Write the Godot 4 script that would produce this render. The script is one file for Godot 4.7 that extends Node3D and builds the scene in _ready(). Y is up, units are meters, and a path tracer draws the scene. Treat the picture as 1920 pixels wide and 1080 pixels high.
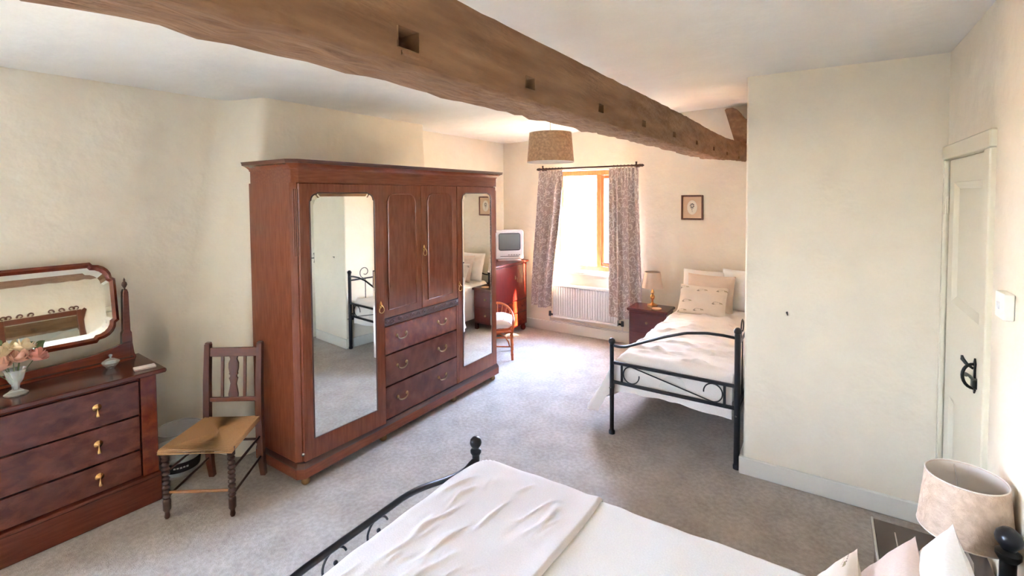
extends Node3D

# ---------------------------------------------------------------- mesh builder
class MB:
	var v := PackedVector3Array()
	var n := PackedVector3Array()
	var uv := PackedVector2Array()
	var ix := PackedInt32Array()
	var xf := Transform3D()

	func vert(p: Vector3, nn: Vector3, t := Vector2.ZERO) -> int:
		v.append(xf * p)
		n.append((xf.basis * nn).normalized())
		uv.append(t)
		return v.size() - 1

	func tri(a: int, b: int, c: int) -> void:
		var g := (v[b] - v[a]).cross(v[c] - v[a])
		if g.dot(n[a] + n[b] + n[c]) > 0.0:
			ix.append(a); ix.append(c); ix.append(b)
		else:
			ix.append(a); ix.append(b); ix.append(c)

	func quad(a: Vector3, b: Vector3, c: Vector3, d: Vector3, out: Vector3) -> void:
		var i := vert(a, out, Vector2(0, 1))
		vert(b, out, Vector2(1, 1)); vert(c, out, Vector2(1, 0)); vert(d, out, Vector2(0, 0))
		tri(i, i + 1, i + 2)
		tri(i, i + 2, i + 3)

	# quad with its own flat normal, pointing away from "inside"
	func face(a: Vector3, b: Vector3, c: Vector3, d: Vector3, inside: Vector3) -> void:
		var g := (c - a).cross(d - b)
		if g.dot((a + b + c + d) * 0.25 - inside) < 0.0:
			g = -g
		quad(a, b, c, d, g.normalized())

	func box(c: Vector3, s: Vector3, bev := 0.003) -> void:
		var h := s * 0.5
		var b: float = min(bev, min(h.x, min(h.y, h.z)) * 0.9)
		var id := {}
		for sx in [-1, 1]:
			for sy in [-1, 1]:
				for sz in [-1, 1]:
					var o := Vector3(sx, sy, sz)
					var k: Vector3 = c + Vector3(sx * h.x, sy * h.y, sz * h.z)
					id[[sx, sy, sz, 0]] = vert(k - Vector3(0, o.y, o.z) * b, Vector3(sx, 0, 0))
					id[[sx, sy, sz, 1]] = vert(k - Vector3(o.x, 0, o.z) * b, Vector3(0, sy, 0))
					id[[sx, sy, sz, 2]] = vert(k - Vector3(o.x, o.y, 0) * b, Vector3(0, 0, sz))
					tri(id[[sx, sy, sz, 0]], id[[sx, sy, sz, 1]], id[[sx, sy, sz, 2]])
		for s1 in [-1, 1]:
			var fx := [id[[s1, -1, -1, 0]], id[[s1, 1, -1, 0]], id[[s1, 1, 1, 0]], id[[s1, -1, 1, 0]]]
			var fy := [id[[-1, s1, -1, 1]], id[[1, s1, -1, 1]], id[[1, s1, 1, 1]], id[[-1, s1, 1, 1]]]
			var fz := [id[[-1, -1, s1, 2]], id[[1, -1, s1, 2]], id[[1, 1, s1, 2]], id[[-1, 1, s1, 2]]]
			for f in [fx, fy, fz]:
				tri(f[0], f[1], f[2]); tri(f[0], f[2], f[3])
			for s2 in [-1, 1]:
				# edges along z, y, x
				_e(id[[s1, s2, -1, 0]], id[[s1, s2, 1, 0]], id[[s1, s2, 1, 1]], id[[s1, s2, -1, 1]])
				_e(id[[s1, -1, s2, 0]], id[[s1, 1, s2, 0]], id[[s1, 1, s2, 2]], id[[s1, -1, s2, 2]])
				_e(id[[-1, s1, s2, 1]], id[[1, s1, s2, 1]], id[[1, s1, s2, 2]], id[[-1, s1, s2, 2]])

	func _e(a: int, b: int, c: int, d: int) -> void:
		tri(a, b, c); tri(a, c, d)

	# box given by its two corners
	func bx(a: Vector3, b: Vector3, bev := 0.003) -> void:
		box((a + b) * 0.5, (b - a).abs(), bev)

	# round bar along points; radii is one number or one per point
	func tube(pts: Array, radii, sides := 8, caps := true, closed := false) -> void:
		var m := pts.size()
		var ref := Vector3.UP
		var t0: Vector3 = (pts[1] - pts[0]).normalized()
		if abs(t0.y) > 0.9: ref = Vector3.RIGHT
		var side := t0.cross(ref).normalized()
		var base := v.size()
		for i in m:
			var a: Vector3 = pts[(i - 1 + m) % m] if closed else pts[max(i - 1, 0)]
			var b: Vector3 = pts[(i + 1) % m] if closed else pts[min(i + 1, m - 1)]
			var t := (b - a).normalized()
			side = (side - t * side.dot(t)).normalized()
			var up := side.cross(t)
			var r: float = radii[i] if radii is Array else radii
			for k in sides:
				var q := TAU * k / sides
				var d: Vector3 = side * cos(q) + up * sin(q)
				vert(pts[i] + d * r, d, Vector2(float(k) / sides, float(i) / m))
		var rows := m if closed else m - 1
		for i in rows:
			for k in sides:
				var a2 := base + i * sides + k
				var b2 := base + i * sides + (k + 1) % sides
				var c2 := base + ((i + 1) % m) * sides + (k + 1) % sides
				var d2 := base + ((i + 1) % m) * sides + k
				tri(a2, b2, c2); tri(a2, c2, d2)
		if caps and not closed:
			for e in [0, m - 1]:
				var t2: Vector3 = (pts[0] - pts[1]).normalized() if e == 0 else (pts[m - 1] - pts[m - 2]).normalized()
				var c := vert(pts[e], t2)
				var first := v.size()
				for k in sides:
					v.append(v[base + e * sides + k]); n.append((xf.basis * t2).normalized()); uv.append(Vector2.ZERO)
				for k in sides:
					tri(c, first + k, first + (k + 1) % sides)

	# profile: array of Vector2(radius, height), turned about the axis y at "at"
	func lathe(profile: Array, at := Vector3.ZERO, sides := 20, sharp := 0.6) -> void:
		var m := profile.size()
		for i in m - 1:
			var p: Vector2 = profile[i]
			var q: Vector2 = profile[i + 1]
			if p.distance_to(q) < 1e-6: continue
			var seg := Vector2(q.y - p.y, -(q.x - p.x)).normalized()
			var na := seg
			var nb := seg
			if i > 0:
				var pp: Vector2 = profile[i - 1]
				var s0 := Vector2(p.y - pp.y, -(p.x - pp.x)).normalized()
				if s0.dot(seg) > sharp: na = (s0 + seg).normalized()
			if i < m - 2:
				var qq: Vector2 = profile[i + 2]
				var s1 := Vector2(qq.y - q.y, -(qq.x - q.x)).normalized()
				if s1.dot(seg) > sharp: nb = (s1 + seg).normalized()
			var base := v.size()
			for k in sides + 1:
				var a := TAU * k / sides
				var d := Vector3(cos(a), 0, sin(a))
				vert(at + d * p.x + Vector3(0, p.y, 0), d * na.x + Vector3(0, na.y, 0), Vector2(float(k) / sides, float(i) / m))
				vert(at + d * q.x + Vector3(0, q.y, 0), d * nb.x + Vector3(0, nb.y, 0), Vector2(float(k) / sides, float(i + 1) / m))
			for k in sides:
				var j := base + k * 2
				if p.x > 1e-5: tri(j, j + 2, j + 1)
				if q.x > 1e-5: tri(j + 1, j + 2, j + 3)

	# polygon in x, y extruded from z0 to z1
	func prism(poly: PackedVector2Array, z0: float, z1: float, bev := 0.0, smooth := 0.75) -> void:
		var t := Geometry2D.triangulate_polygon(poly)
		var m := poly.size()
		var ctr := Vector2.ZERO
		var area := 0.0
		for i in m:
			ctr += poly[i] / m
			area += poly[i].cross(poly[(i + 1) % m])
		var sg := 1.0 if area > 0 else -1.0
		var nrm := PackedVector2Array()
		for i in m:
			var d := (poly[(i + 1) % m] - poly[i]).normalized()
			nrm.append(Vector2(d.y, -d.x) * sg)
		for side in [0, 1]:
			var z := z0 if side == 0 else z1
			var o := Vector3(0, 0, -1 if side == 0 else 1) * (1.0 if z1 > z0 else -1.0)
			var base := v.size()
			for i in m:
				var p := poly[i]
				if bev > 0.0:
					p -= (nrm[i] + nrm[(i - 1 + m) % m]).normalized() * bev
				vert(Vector3(p.x, p.y, z), o, poly[i])
			for i in range(0, t.size(), 3):
				tri(base + t[i], base + t[i + 1], base + t[i + 2])
		var dz := bev * (1.0 if z1 > z0 else -1.0)
		for i in m:
			var a := poly[i]
			var b := poly[(i + 1) % m]
			var ne := nrm[i]
			var n0 := ne
			var n1 := ne
			var np := nrm[(i - 1 + m) % m]
			var nn := nrm[(i + 1) % m]
			if np.dot(ne) > smooth: n0 = (np + ne).normalized()
			if nn.dot(ne) > smooth: n1 = (nn + ne).normalized()
			var j := vert(Vector3(a.x, a.y, z0 + dz), Vector3(n0.x, n0.y, 0))
			vert(Vector3(b.x, b.y, z0 + dz), Vector3(n1.x, n1.y, 0))
			vert(Vector3(b.x, b.y, z1 - dz), Vector3(n1.x, n1.y, 0))
			vert(Vector3(a.x, a.y, z1 - dz), Vector3(n0.x, n0.y, 0))
			tri(j, j + 1, j + 2); tri(j, j + 2, j + 3)
			if bev > 0.0:
				var a3 := a - (np + ne).normalized() * bev
				var b3 := b - (nn + ne).normalized() * bev
				for e in [[z0, z0 + dz, -1.0], [z1, z1 - dz, 1.0]]:
					var q := Vector3(n0.x, n0.y, e[2] * sign(z1 - z0)).normalized()
					var j2 := vert(Vector3(a3.x, a3.y, e[0]), q)
					vert(Vector3(b3.x, b3.y, e[0]), q); vert(Vector3(b.x, b.y, e[1]), q); vert(Vector3(a.x, a.y, e[1]), q)
					tri(j2, j2 + 1, j2 + 2); tri(j2, j2 + 2, j2 + 3)

	# smooth grid of points rows[i][j]
	func grid(rows: Array, flip := false, uvs := true) -> void:
		var h := rows.size()
		var w: int = rows[0].size()
		var base := v.size()
		for i in h:
			for j in w:
				var du: Vector3 = rows[i][min(j + 1, w - 1)] - rows[i][max(j - 1, 0)]
				var dv: Vector3 = rows[min(i + 1, h - 1)][j] - rows[max(i - 1, 0)][j]
				var g := dv.cross(du)
				if g.length() < 1e-12: g = Vector3.UP
				g = g.normalized()
				vert(rows[i][j], -g if flip else g, Vector2(float(j) / (w - 1), float(i) / (h - 1)))
		for i in h - 1:
			for j in w - 1:
				var a := base + i * w + j
				tri(a, a + 1, a + w + 1)
				tri(a, a + w + 1, a + w)

	func ball(c: Vector3, r: Vector3, seg := 14) -> void:
		var base := v.size()
		var h := seg / 2 + 1
		for i in h + 1:
			var a := PI * i / h
			for j in seg + 1:
				var b := TAU * j / seg
				var d := Vector3(sin(a) * cos(b), cos(a), sin(a) * sin(b))
				vert(c + d * r, d / r, Vector2(float(j) / seg, float(i) / h))
		for i in h:
			for j in seg:
				var q := base + i * (seg + 1) + j
				if i > 0: tri(q, q + 1, q + seg + 2)
				if i < h - 1: tri(q, q + seg + 2, q + seg + 1)

	func mesh() -> ArrayMesh:
		var arr := []
		arr.resize(Mesh.ARRAY_MAX)
		arr[Mesh.ARRAY_VERTEX] = v
		arr[Mesh.ARRAY_NORMAL] = n
		arr[Mesh.ARRAY_TEX_UV] = uv
		arr[Mesh.ARRAY_INDEX] = ix
		var am := ArrayMesh.new()
		am.add_surface_from_arrays(Mesh.PRIMITIVE_TRIANGLES, arr)
		return am

# ---------------------------------------------------------------- helpers
var mat := {}
var used := {}

func V(x: float, y: float, f: float) -> Vector3:      # f metres ahead of the camera, along the room
	return Vector3(x, y, -f)

func numbered(called: String) -> String:
	used[called] = used.get(called, -1) + 1
	return called if used[called] == 0 else "%s_%03d" % [called, used[called]]

func metas(o: Node, label: String, category: String, group := "", kind := "") -> void:
	if label: o.set_meta("label", label)
	if category: o.set_meta("category", category)
	if group: o.set_meta("group", group)
	if kind: o.set_meta("kind", kind)

func thing(called: String, label: String, category: String, at := Vector3.ZERO, turn := 0.0, group := "", kind := "") -> Node3D:
	var o := Node3D.new()
	o.name = numbered(called)
	add_child(o)
	o.position = at
	o.rotation.y = turn
	metas(o, label, category, group, kind)
	return o

func part(parent: Node, called: String, b: MB, m: Material, label := "") -> MeshInstance3D:
	var o := MeshInstance3D.new()
	o.name = called
	o.mesh = b.mesh()
	o.material_override = m
	parent.add_child(o, true)
	if label: o.set_meta("label", label)
	return o

func single(called: String, b: MB, m: Material, label: String, category: String, at := Vector3.ZERO, turn := 0.0, group := "", kind := "") -> MeshInstance3D:
	var o := MeshInstance3D.new()
	o.name = numbered(called)
	o.mesh = b.mesh()
	o.material_override = m
	add_child(o)
	o.position = at
	o.rotation.y = turn
	metas(o, label, category, group, kind)
	return o

func struct(called: String, b: MB, m: Material, label: String, category: String) -> MeshInstance3D:
	return single(called, b, m, label, category, Vector3.ZERO, 0.0, "", "structure")

func noise(seed_: int, freq: float, oct := 4, type := FastNoiseLite.TYPE_SIMPLEX_SMOOTH) -> FastNoiseLite:
	var f := FastNoiseLite.new()
	f.seed = seed_
	f.noise_type = type
	f.frequency = freq
	f.fractal_octaves = oct
	f.fractal_type = FastNoiseLite.FRACTAL_FBM if oct > 1 else FastNoiseLite.FRACTAL_NONE
	return f

func gray(f: FastNoiseLite, size: int) -> Image:
	var im := f.get_seamless_image(size, size, false, false, 0.12, true)
	im.convert(Image.FORMAT_L8)
	return im

func tinted(im: Image, lo: Color, hi: Color, power := 1.0) -> ImageTexture:
	var w := im.get_width()
	var h := im.get_height()
	var data := im.get_data()
	var out := PackedByteArray()
	out.resize(w * h * 3)
	var table := []
	for k in 256:
		table.append(lo.lerp(hi, pow(k / 255.0, power)))
	for i in w * h:
		var c: Color = table[data[i]]
		out[i * 3] = int(c.r * 255.0)
		out[i * 3 + 1] = int(c.g * 255.0)
		out[i * 3 + 2] = int(c.b * 255.0)
	return ImageTexture.create_from_image(Image.create_from_data(w, h, false, Image.FORMAT_RGB8, out))

func bump(im: Image, strength: float) -> ImageTexture:
	var c: Image = im.duplicate()
	c.convert(Image.FORMAT_RGBA8)
	c.bump_map_to_normal_map(strength)
	return ImageTexture.create_from_image(c)

func plain(c: Color, rough: float, metal := 0.0) -> StandardMaterial3D:
	var m := StandardMaterial3D.new()
	m.albedo_color = c
	m.roughness = rough
	m.metallic = metal
	return m

func tri(m: StandardMaterial3D, scale: Vector3, world := false) -> StandardMaterial3D:
	m.uv1_triplanar = true
	m.uv1_world_triplanar = world
	m.uv1_scale = scale
	return m

func textured(c: Color, tex: Texture2D, rough: float, scale: Vector3, nrm: Texture2D = null, depth := 0.5) -> StandardMaterial3D:
	var m := plain(c, rough)
	m.albedo_texture = tex
	if nrm:
		m.normal_enabled = true
		m.normal_texture = nrm
		m.normal_scale = depth
	return tri(m, scale)

func stamp(im: Image, x: float, y: float, r: float, c: Color) -> void:
	var w := im.get_width()
	var h := im.get_height()
	var k := int(ceil(r))
	for dy in range(-k, k + 1):
		for dx in range(-k, k + 1):
			if dx * dx + dy * dy <= r * r:
				im.set_pixel(posmod(int(x) + dx, w), posmod(int(y) + dy, h), c)

func scroll(im: Image, x: float, y: float, a0: float, turns: float, size: float, width: float, c: Color, dirn: float) -> void:
	var steps := int(size * 3.0)
	for i in steps:
		var t := float(i) / steps
		var r := size * (1.0 - t * 0.85)
		var a := a0 + dirn * turns * TAU * t
		stamp(im, x + cos(a) * r, y + sin(a) * r * 1.25, width * (0.45 + 0.75 * sin(PI * t)), c)

func leaf(im: Image, x: float, y: float, a: float, length: float, width: float, c: Color) -> void:
	for i in int(length):
		var t := i / length
		var bend := a + 0.9 * t
		stamp(im, x + cos(bend) * i, y + sin(bend) * i, max(0.6, width * sin(PI * pow(t, 0.7))), c)

func make_materials() -> void:
	# plaster
	var pl := gray(noise(3, 0.012, 5), 512)
	var pn := bump(pl, 6.0)
	var ptex := tinted(pl, Color(0.975, 0.975, 0.975), Color(1, 1, 1))
	mat.wall = textured(Color(0.93, 0.89, 0.812), ptex, 0.85, Vector3.ONE * 0.6, pn, 0.35)
	mat.wall.uv1_world_triplanar = true
	mat.ceiling = textured(Color(0.92, 0.905, 0.87), ptex, 0.9, Vector3.ONE * 0.5, pn, 0.25)
	mat.ceiling.uv1_world_triplanar = true
	mat.paint = plain(Color(0.9, 0.885, 0.84), 0.35)
	mat.door = plain(Color(0.9, 0.87, 0.785), 0.4)
	# carpet: tufts with a coarse mottle of pile lying different ways
	var rng := RandomNumberGenerator.new()
	rng.seed = 11
	var size := 1024
	var coarse := gray(noise(21, 0.006, 4), size).get_data()
	var mid := gray(noise(22, 0.05, 3), size).get_data()
	var cb := PackedByteArray()
	cb.resize(size * size)
	for i in size * size:
		cb[i] = clampi(int(coarse[i] * 0.34 + mid[i] * 0.42 + rng.randf() * 62.0), 0, 255)
	var cim := Image.create_from_data(size, size, false, Image.FORMAT_L8, cb)
	mat.carpet = textured(Color(1, 1, 1), tinted(cim, Color(0.56, 0.515, 0.475), Color(0.80, 0.765, 0.73)), 1.0, Vector3.ONE * 0.55, bump(cim, 5.0), 0.6)
	mat.carpet.uv1_world_triplanar = true
	mat.carpet.rim_enabled = true
	mat.carpet.rim = 0.2
	# woods
	var wn := noise(5, 0.011, 5)
	var wood := gray(wn, 512)
	var wtex := tinted(wood, Color(0.82, 0.77, 0.75), Color(1, 1, 1), 0.9)
	var wbump := bump(wood, 2.0)
	var fn := noise(8, 0.012, 4)
	fn.domain_warp_enabled = true
	fn.domain_warp_amplitude = 60.0
	fn.domain_warp_frequency = 0.02
	var burl := tinted(gray(fn, 512), Color(0.66, 0.56, 0.53), Color(1, 1, 1), 1.0)
	mat.mahogany = textured(Color(0.525, 0.295, 0.20), wtex, 0.2, Vector3(9, 0.9, 9))
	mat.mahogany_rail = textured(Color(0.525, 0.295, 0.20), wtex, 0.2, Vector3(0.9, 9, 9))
	mat.mahogany_panel = textured(Color(0.50, 0.28, 0.20), wtex, 0.13, Vector3(5, 1.0, 5))  # shaded copy of the mahogany, a little shade put into the colour
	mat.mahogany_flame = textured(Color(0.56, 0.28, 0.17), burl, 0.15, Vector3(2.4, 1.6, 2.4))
	mat.mahogany_drawer = textured(Color(0.48, 0.275, 0.205), burl, 0.16, Vector3(1.4, 1.1, 1.4))  # burl figured mahogany, also a shaded copy with the shade in its colour
	mat.mahogany_shaded = textured(Color(0.34, 0.20, 0.155), wtex, 0.3, Vector3(2, 9, 9))  # shaded copy of the mahogany for trim: shade put into the colour
	mat.dresser = textured(Color(0.43, 0.215, 0.145), wtex, 0.22, Vector3(0.9, 8, 8))
	mat.dresser_stile = textured(Color(0.52, 0.235, 0.125), burl, 0.22, Vector3(2, 2, 2))
	mat.dresser_top = textured(Color(0.36, 0.19, 0.14), wtex, 0.16, Vector3(0.9, 8, 8))
	mat.dresser_drawer = textured(Color(0.45, 0.245, 0.17), burl, 0.24, Vector3(1.3, 2.2, 1.3))
	mat.oak = textured(Color(0.40, 0.225, 0.15), wtex, 0.36, Vector3(12, 1.4, 12))
	mat.oak_dark = textured(Color(0.26, 0.155, 0.115), wtex, 0.4, Vector3(12, 1.4, 12))
	mat.oak_rail = textured(Color(0.44, 0.24, 0.155), wtex, 0.36, Vector3(1.4, 12, 12))
	mat.tan_rail = textured(Color(0.62, 0.44, 0.28), wtex, 0.5, Vector3(1.4, 12, 12))
	mat.red_wood = textured(Color(0.44, 0.13, 0.115), wtex, 0.25, Vector3(6, 0.9, 6))
	mat.red_drawer = textured(Color(0.52, 0.17, 0.10), burl, 0.25, Vector3(1.5, 2, 1.5))
	mat.night_wood = textured(Color(0.36, 0.155, 0.14), wtex, 0.25, Vector3(1.0, 7, 7))
	mat.dark_wood = textured(Color(0.24, 0.15, 0.115), wtex, 0.2, Vector3(6, 6, 1.0))
	mat.pole = textured(Color(0.27, 0.145, 0.10), wtex, 0.4, Vector3(1, 9, 9))
	mat.pine = textured(Color(0.74, 0.42, 0.24), wtex, 0.35, Vector3(8, 1.2, 8))
	# beam: brown limewashed oak
	var bn := noise(31, 0.009, 6)
	var bim := gray(bn, 512)
	mat.beam = textured(Color(0.60, 0.455, 0.335), tinted(bim, Color(0.74, 0.70, 0.66), Color(1, 1, 1)), 0.75, Vector3(2.6, 2.6, 0.45), bump(bim, 8.0), 0.9)
	mat.beam_under = textured(Color(0.60, 0.455, 0.335), tinted(gray(noise(33, 0.016, 6), 512), Color(0.66, 0.60, 0.56), Color(1, 1, 1), 0.5), 0.85, Vector3(5, 5, 0.9), bump(bim, 14.0), 1.0)
	# metals and glass
	mat.iron = plain(Color(0.105, 0.11, 0.135), 0.32, 0.25)
	mat.latch = plain(Color(0.07, 0.085, 0.075), 0.4, 0.3)
	mat.brass = plain(Color(0.86, 0.66, 0.42), 0.25, 0.95)
	mat.brass_dull = plain(Color(0.62, 0.48, 0.33), 0.38, 0.9)
	mat.chrome = plain(Color(0.75, 0.75, 0.75), 0.2, 1.0)
	mat.mirror = plain(Color(0.93, 0.95, 0.94), 0.015, 1.0)
	mat.pane = plain(Color(0.95, 0.98, 1.0, 0.06), 0.02)
	mat.pane.transparency = BaseMaterial3D.TRANSPARENCY_ALPHA
	mat.glass = plain(Color(0.93, 0.98, 0.96, 0.28), 0.05)
	mat.glass.transparency = BaseMaterial3D.TRANSPARENCY_ALPHA
	mat.bin_glass = plain(Color(0.90, 0.93, 0.93, 0.26), 0.08)
	mat.bin_glass.transparency = BaseMaterial3D.TRANSPARENCY_ALPHA
	mat.white_metal = plain(Color(0.93, 0.93, 0.92), 0.3)
	mat.switch = plain(Color(0.94, 0.93, 0.89), 0.3)
	mat.tv = plain(Color(0.88, 0.885, 0.90), 0.35)
	mat.tv_screen = plain(Color(0.47, 0.50, 0.50), 0.08)  # reflection on the screen put into the colour as a lighter grey
	mat.tv_dark = plain(Color(0.25, 0.26, 0.28), 0.4)
	mat.black = plain(Color(0.04, 0.04, 0.045), 0.5)
	mat.pipe = plain(Color(0.86, 0.85, 0.82), 0.35)
	# cloth
	var weave := gray(noise(41, 0.16, 2), 256)
	var wv := bump(weave, 2.0)
	var wt := tinted(weave, Color(0.95, 0.95, 0.95), Color(1, 1, 1))
	var sheet := func(c: Color) -> StandardMaterial3D:
		var m := textured(c, wt, 0.9, Vector3.ONE * 3.0, wv, 0.12)
		m.rim_enabled = true
		m.rim = 0.15
		return m
	mat.white_cloth = sheet.call(Color(0.93, 0.92, 0.90))
	mat.daybed_cloth = sheet.call(Color(0.93, 0.905, 0.885))
	mat.throw = sheet.call(Color(0.885, 0.85, 0.83))
	mat.blush = sheet.call(Color(0.86, 0.775, 0.70))
	mat.peach_cushion = sheet.call(Color(0.88, 0.80, 0.755))
	mat.mattress = sheet.call(Color(0.88, 0.87, 0.85))
	# damask curtains
	var dam := Image.create(512, 512, false, Image.FORMAT_RGB8)
	var ground := Color(0.73, 0.655, 0.625)
	var motif := Color(0.89, 0.85, 0.82)
	dam.fill(ground)
	for k in 54:
		var cx := 512.0 * fposmod(k * 0.618034, 1.0)
		var cy := 512.0 * (k + 0.5) / 54.0
		var s := 1.0 if k % 2 else -1.0
		scroll(dam, cx, cy, rng.randf() * TAU, 1.25, 20.0 + 16.0 * rng.randf(), 3.6, motif, s)
		leaf(dam, cx + s * 22, cy - 10, rng.randf() * TAU, 42, 5.0, motif)
		leaf(dam, cx - s * 18, cy + 16, rng.randf() * TAU, 34, 4.0, motif)
	mat.curtain = plain(Color(1, 1, 1), 0.75)
	mat.curtain.albedo_texture = ImageTexture.create_from_image(dam)
	mat.curtain.uv1_scale = Vector3(1.0, 2.9, 1)
	mat.curtain.rim_enabled = true
	mat.curtain.rim = 0.25
	mat.curtain.backlight_enabled = true
	mat.curtain.backlight = Color(0.16, 0.14, 0.13)
	# crushed velvet: crushed pile pattern, with its sheen variation put into the colour
	var vn := noise(55, 0.016, 4)
	vn.domain_warp_enabled = true
	vn.domain_warp_amplitude = 40.0
	vn.domain_warp_frequency = 0.02
	var vim := gray(vn, 512)
	var vel := tinted(vim, Color(0.66, 0.57, 0.49), Color(0.95, 0.88, 0.80), 1.3)
	mat.velvet_brown = textured(Color(0.96, 0.84, 0.71), vel, 0.45, Vector3(4.5, 4.5, 4.5), bump(vim, 10.0), 1.0)
	mat.velvet_silver = textured(Color(0.96, 0.90, 0.85), tinted(vim, Color(0.78, 0.71, 0.65), Color(0.95, 0.91, 0.87), 1.1), 0.40, Vector3(4.5, 3.0, 4.5), bump(vim, 10.0), 1.0)
	mat.shade_plain = sheet.call(Color(0.83, 0.74, 0.66))
	mat.shade_plain.backlight_enabled = true
	mat.shade_plain.backlight = Color(0.25, 0.22, 0.19)
	mat.shade_lining = plain(Color(0.88, 0.84, 0.80), 0.7)
	# printed cushion: pale linen with sketched grey-brown sprigs
	var pr := Image.create(256, 256, false, Image.FORMAT_RGB8)
	pr.fill(Color(0.84, 0.785, 0.72))
	var ink := Color(0.42, 0.38, 0.32)
	var ink2 := Color(0.60, 0.55, 0.42)
	for s in [[128, 52], [52, 150], [214, 146], [120, 214], [30, 230], [228, 40], [26, 34]]:
		for q in 9:
			var a := PI + q * 0.35
			stamp(pr, s[0] + cos(a) * 22, s[1] + sin(a) * 13, 2.0, ink)
			stamp(pr, s[0] + 4 + cos(a) * 14, s[1] + 6 + sin(a) * 8, 1.4, ink2)
		leaf(pr, s[0] + 12, s[1] - 6, -0.6, 18, 4, ink2)
		leaf(pr, s[0] - 14, s[1] + 2, 2.2, 16, 3, ink)
	mat.print = plain(Color(1, 1, 1), 0.9)
	mat.print.albedo_texture = ImageTexture.create_from_image(pr)
	# seat pad print for the cane chair
	var sp := Image.create(128, 128, false, Image.FORMAT_RGB8)
	sp.fill(Color(0.88, 0.84, 0.80))
	for q in 26:
		leaf(sp, rng.randf() * 128, rng.randf() * 128, rng.randf() * TAU, 12, 2.5, Color(0.72, 0.58, 0.54) if q % 2 else Color(0.62, 0.60, 0.52))
	mat.pad = plain(Color(1, 1, 1), 0.9)
	mat.pad.albedo_texture = ImageTexture.create_from_image(sp)
	mat.cane = textured(Color(0.80, 0.40, 0.20), wtex, 0.35, Vector3(6, 6, 6))
	mat.rush = textured(Color(0.87, 0.69, 0.50), tinted(gray(noise(61, 0.05, 3), 256), Color(0.78, 0.73, 0.68), Color(1, 1, 1)), 0.7, Vector3(14, 14, 14))
	# flowers
	mat.petal_peach = plain(Color(0.93, 0.74, 0.64), 0.7)
	mat.petal_pink = plain(Color(0.90, 0.62, 0.56), 0.7)
	mat.petal_cream = plain(Color(0.93, 0.84, 0.68), 0.7)
	mat.leaf_green = plain(Color(0.42, 0.50, 0.33), 0.6)
	mat.card = plain(Color(0.85, 0.82, 0.78), 0.6)
	mat.mount = plain(Color(0.83, 0.70, 0.57), 0.85)
	mat.paper = plain(Color(0.90, 0.86, 0.79), 0.9)
	mat.sketch = plain(Color(0.42, 0.40, 0.40), 0.9)
	mat.soil = plain(Color(0.19, 0.17, 0.17), 0.7)
	mat.mark = plain(Color(0.86, 0.86, 0.84), 0.5)

# ---------------------------------------------------------------- scene
func _ready() -> void:
	# camera: a level wide lens, shifted down
	var cam := Camera3D.new()
	cam.name = "camera"
	add_child(cam)
	cam.transform = Transform3D(Basis(Vector3(0.83443, -0.006821, -0.551072), Vector3(-0.014488, 0.999306, -0.034307), Vector3(0.550924, 0.03661, 0.833752)), Vector3(0, 1.75, 0))
	cam.set_frustum(0.05 * 1080.0 / 889.876, Vector2(0, -0.05 * 140.1 / 889.876), 0.05, 100.0)
	cam.current = true
	# daylight: an overcast-bright sky, seen through the two windows
	var we := WorldEnvironment.new()
	we.name = "world_environment"
	var env := Environment.new()
	env.background_mode = Environment.BG_SKY
	var skm := ProceduralSkyMaterial.new()
	skm.sky_top_color = Color(0.66, 0.80, 1.0)
	skm.sky_horizon_color = Color(0.93, 0.96, 1.0)
	skm.ground_horizon_color = Color(0.70, 0.66, 0.58)
	skm.ground_bottom_color = Color(0.50, 0.47, 0.41)
	skm.sky_energy_multiplier = 3.0
	skm.ground_energy_multiplier = 3.0
	var sky := Sky.new()
	sky.sky_material = skm
	env.sky = sky
	env.tonemap_mode = Environment.TONE_MAPPER_LINEAR
	env.tonemap_exposure = 14.2
	env.sdfgi_enabled = true
	env.ssao_enabled = true
	env.ssil_enabled = true
	we.environment = env
	add_child(we)

	# high sun on the far side of the house: it grazes in at the far window only
	var sun := DirectionalLight3D.new()
	sun.name = "sun"
	sun.light_color = Color(1.0, 0.90, 0.76)
	sun.light_energy = 17.0
	sun.light_angular_distance = 3.0
	sun.shadow_enabled = true
	add_child(sun)
	sun.look_at_from_position(V(0.62, 0.72, 0.33) * 20.0, Vector3.ZERO)

	make_materials()
	build_room()
	build_beam()
	build_window_far()
	build_door()
	build_wardrobe()
	build_dresser()
	build_iron_bed()
	build_daybed()
	build_rush_chair()
	build_bin()
	build_red_cabinet()
	build_tv()
	build_cane_chair()
	build_radiator()
	build_curtains()
	build_pendant()
	build_nightstands()
	build_lamps()
	build_wall_things()
	build_dresser_things()

func ceil_y(x: float, f: float) -> float:
	return 2.465 + 0.19 * smoothstep(3.3, 5.35, f) * smoothstep(-3.7, -0.9, x) + 0.006 * sin(x * 2.1 + f) + 0.005 * sin(f * 1.7)

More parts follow.
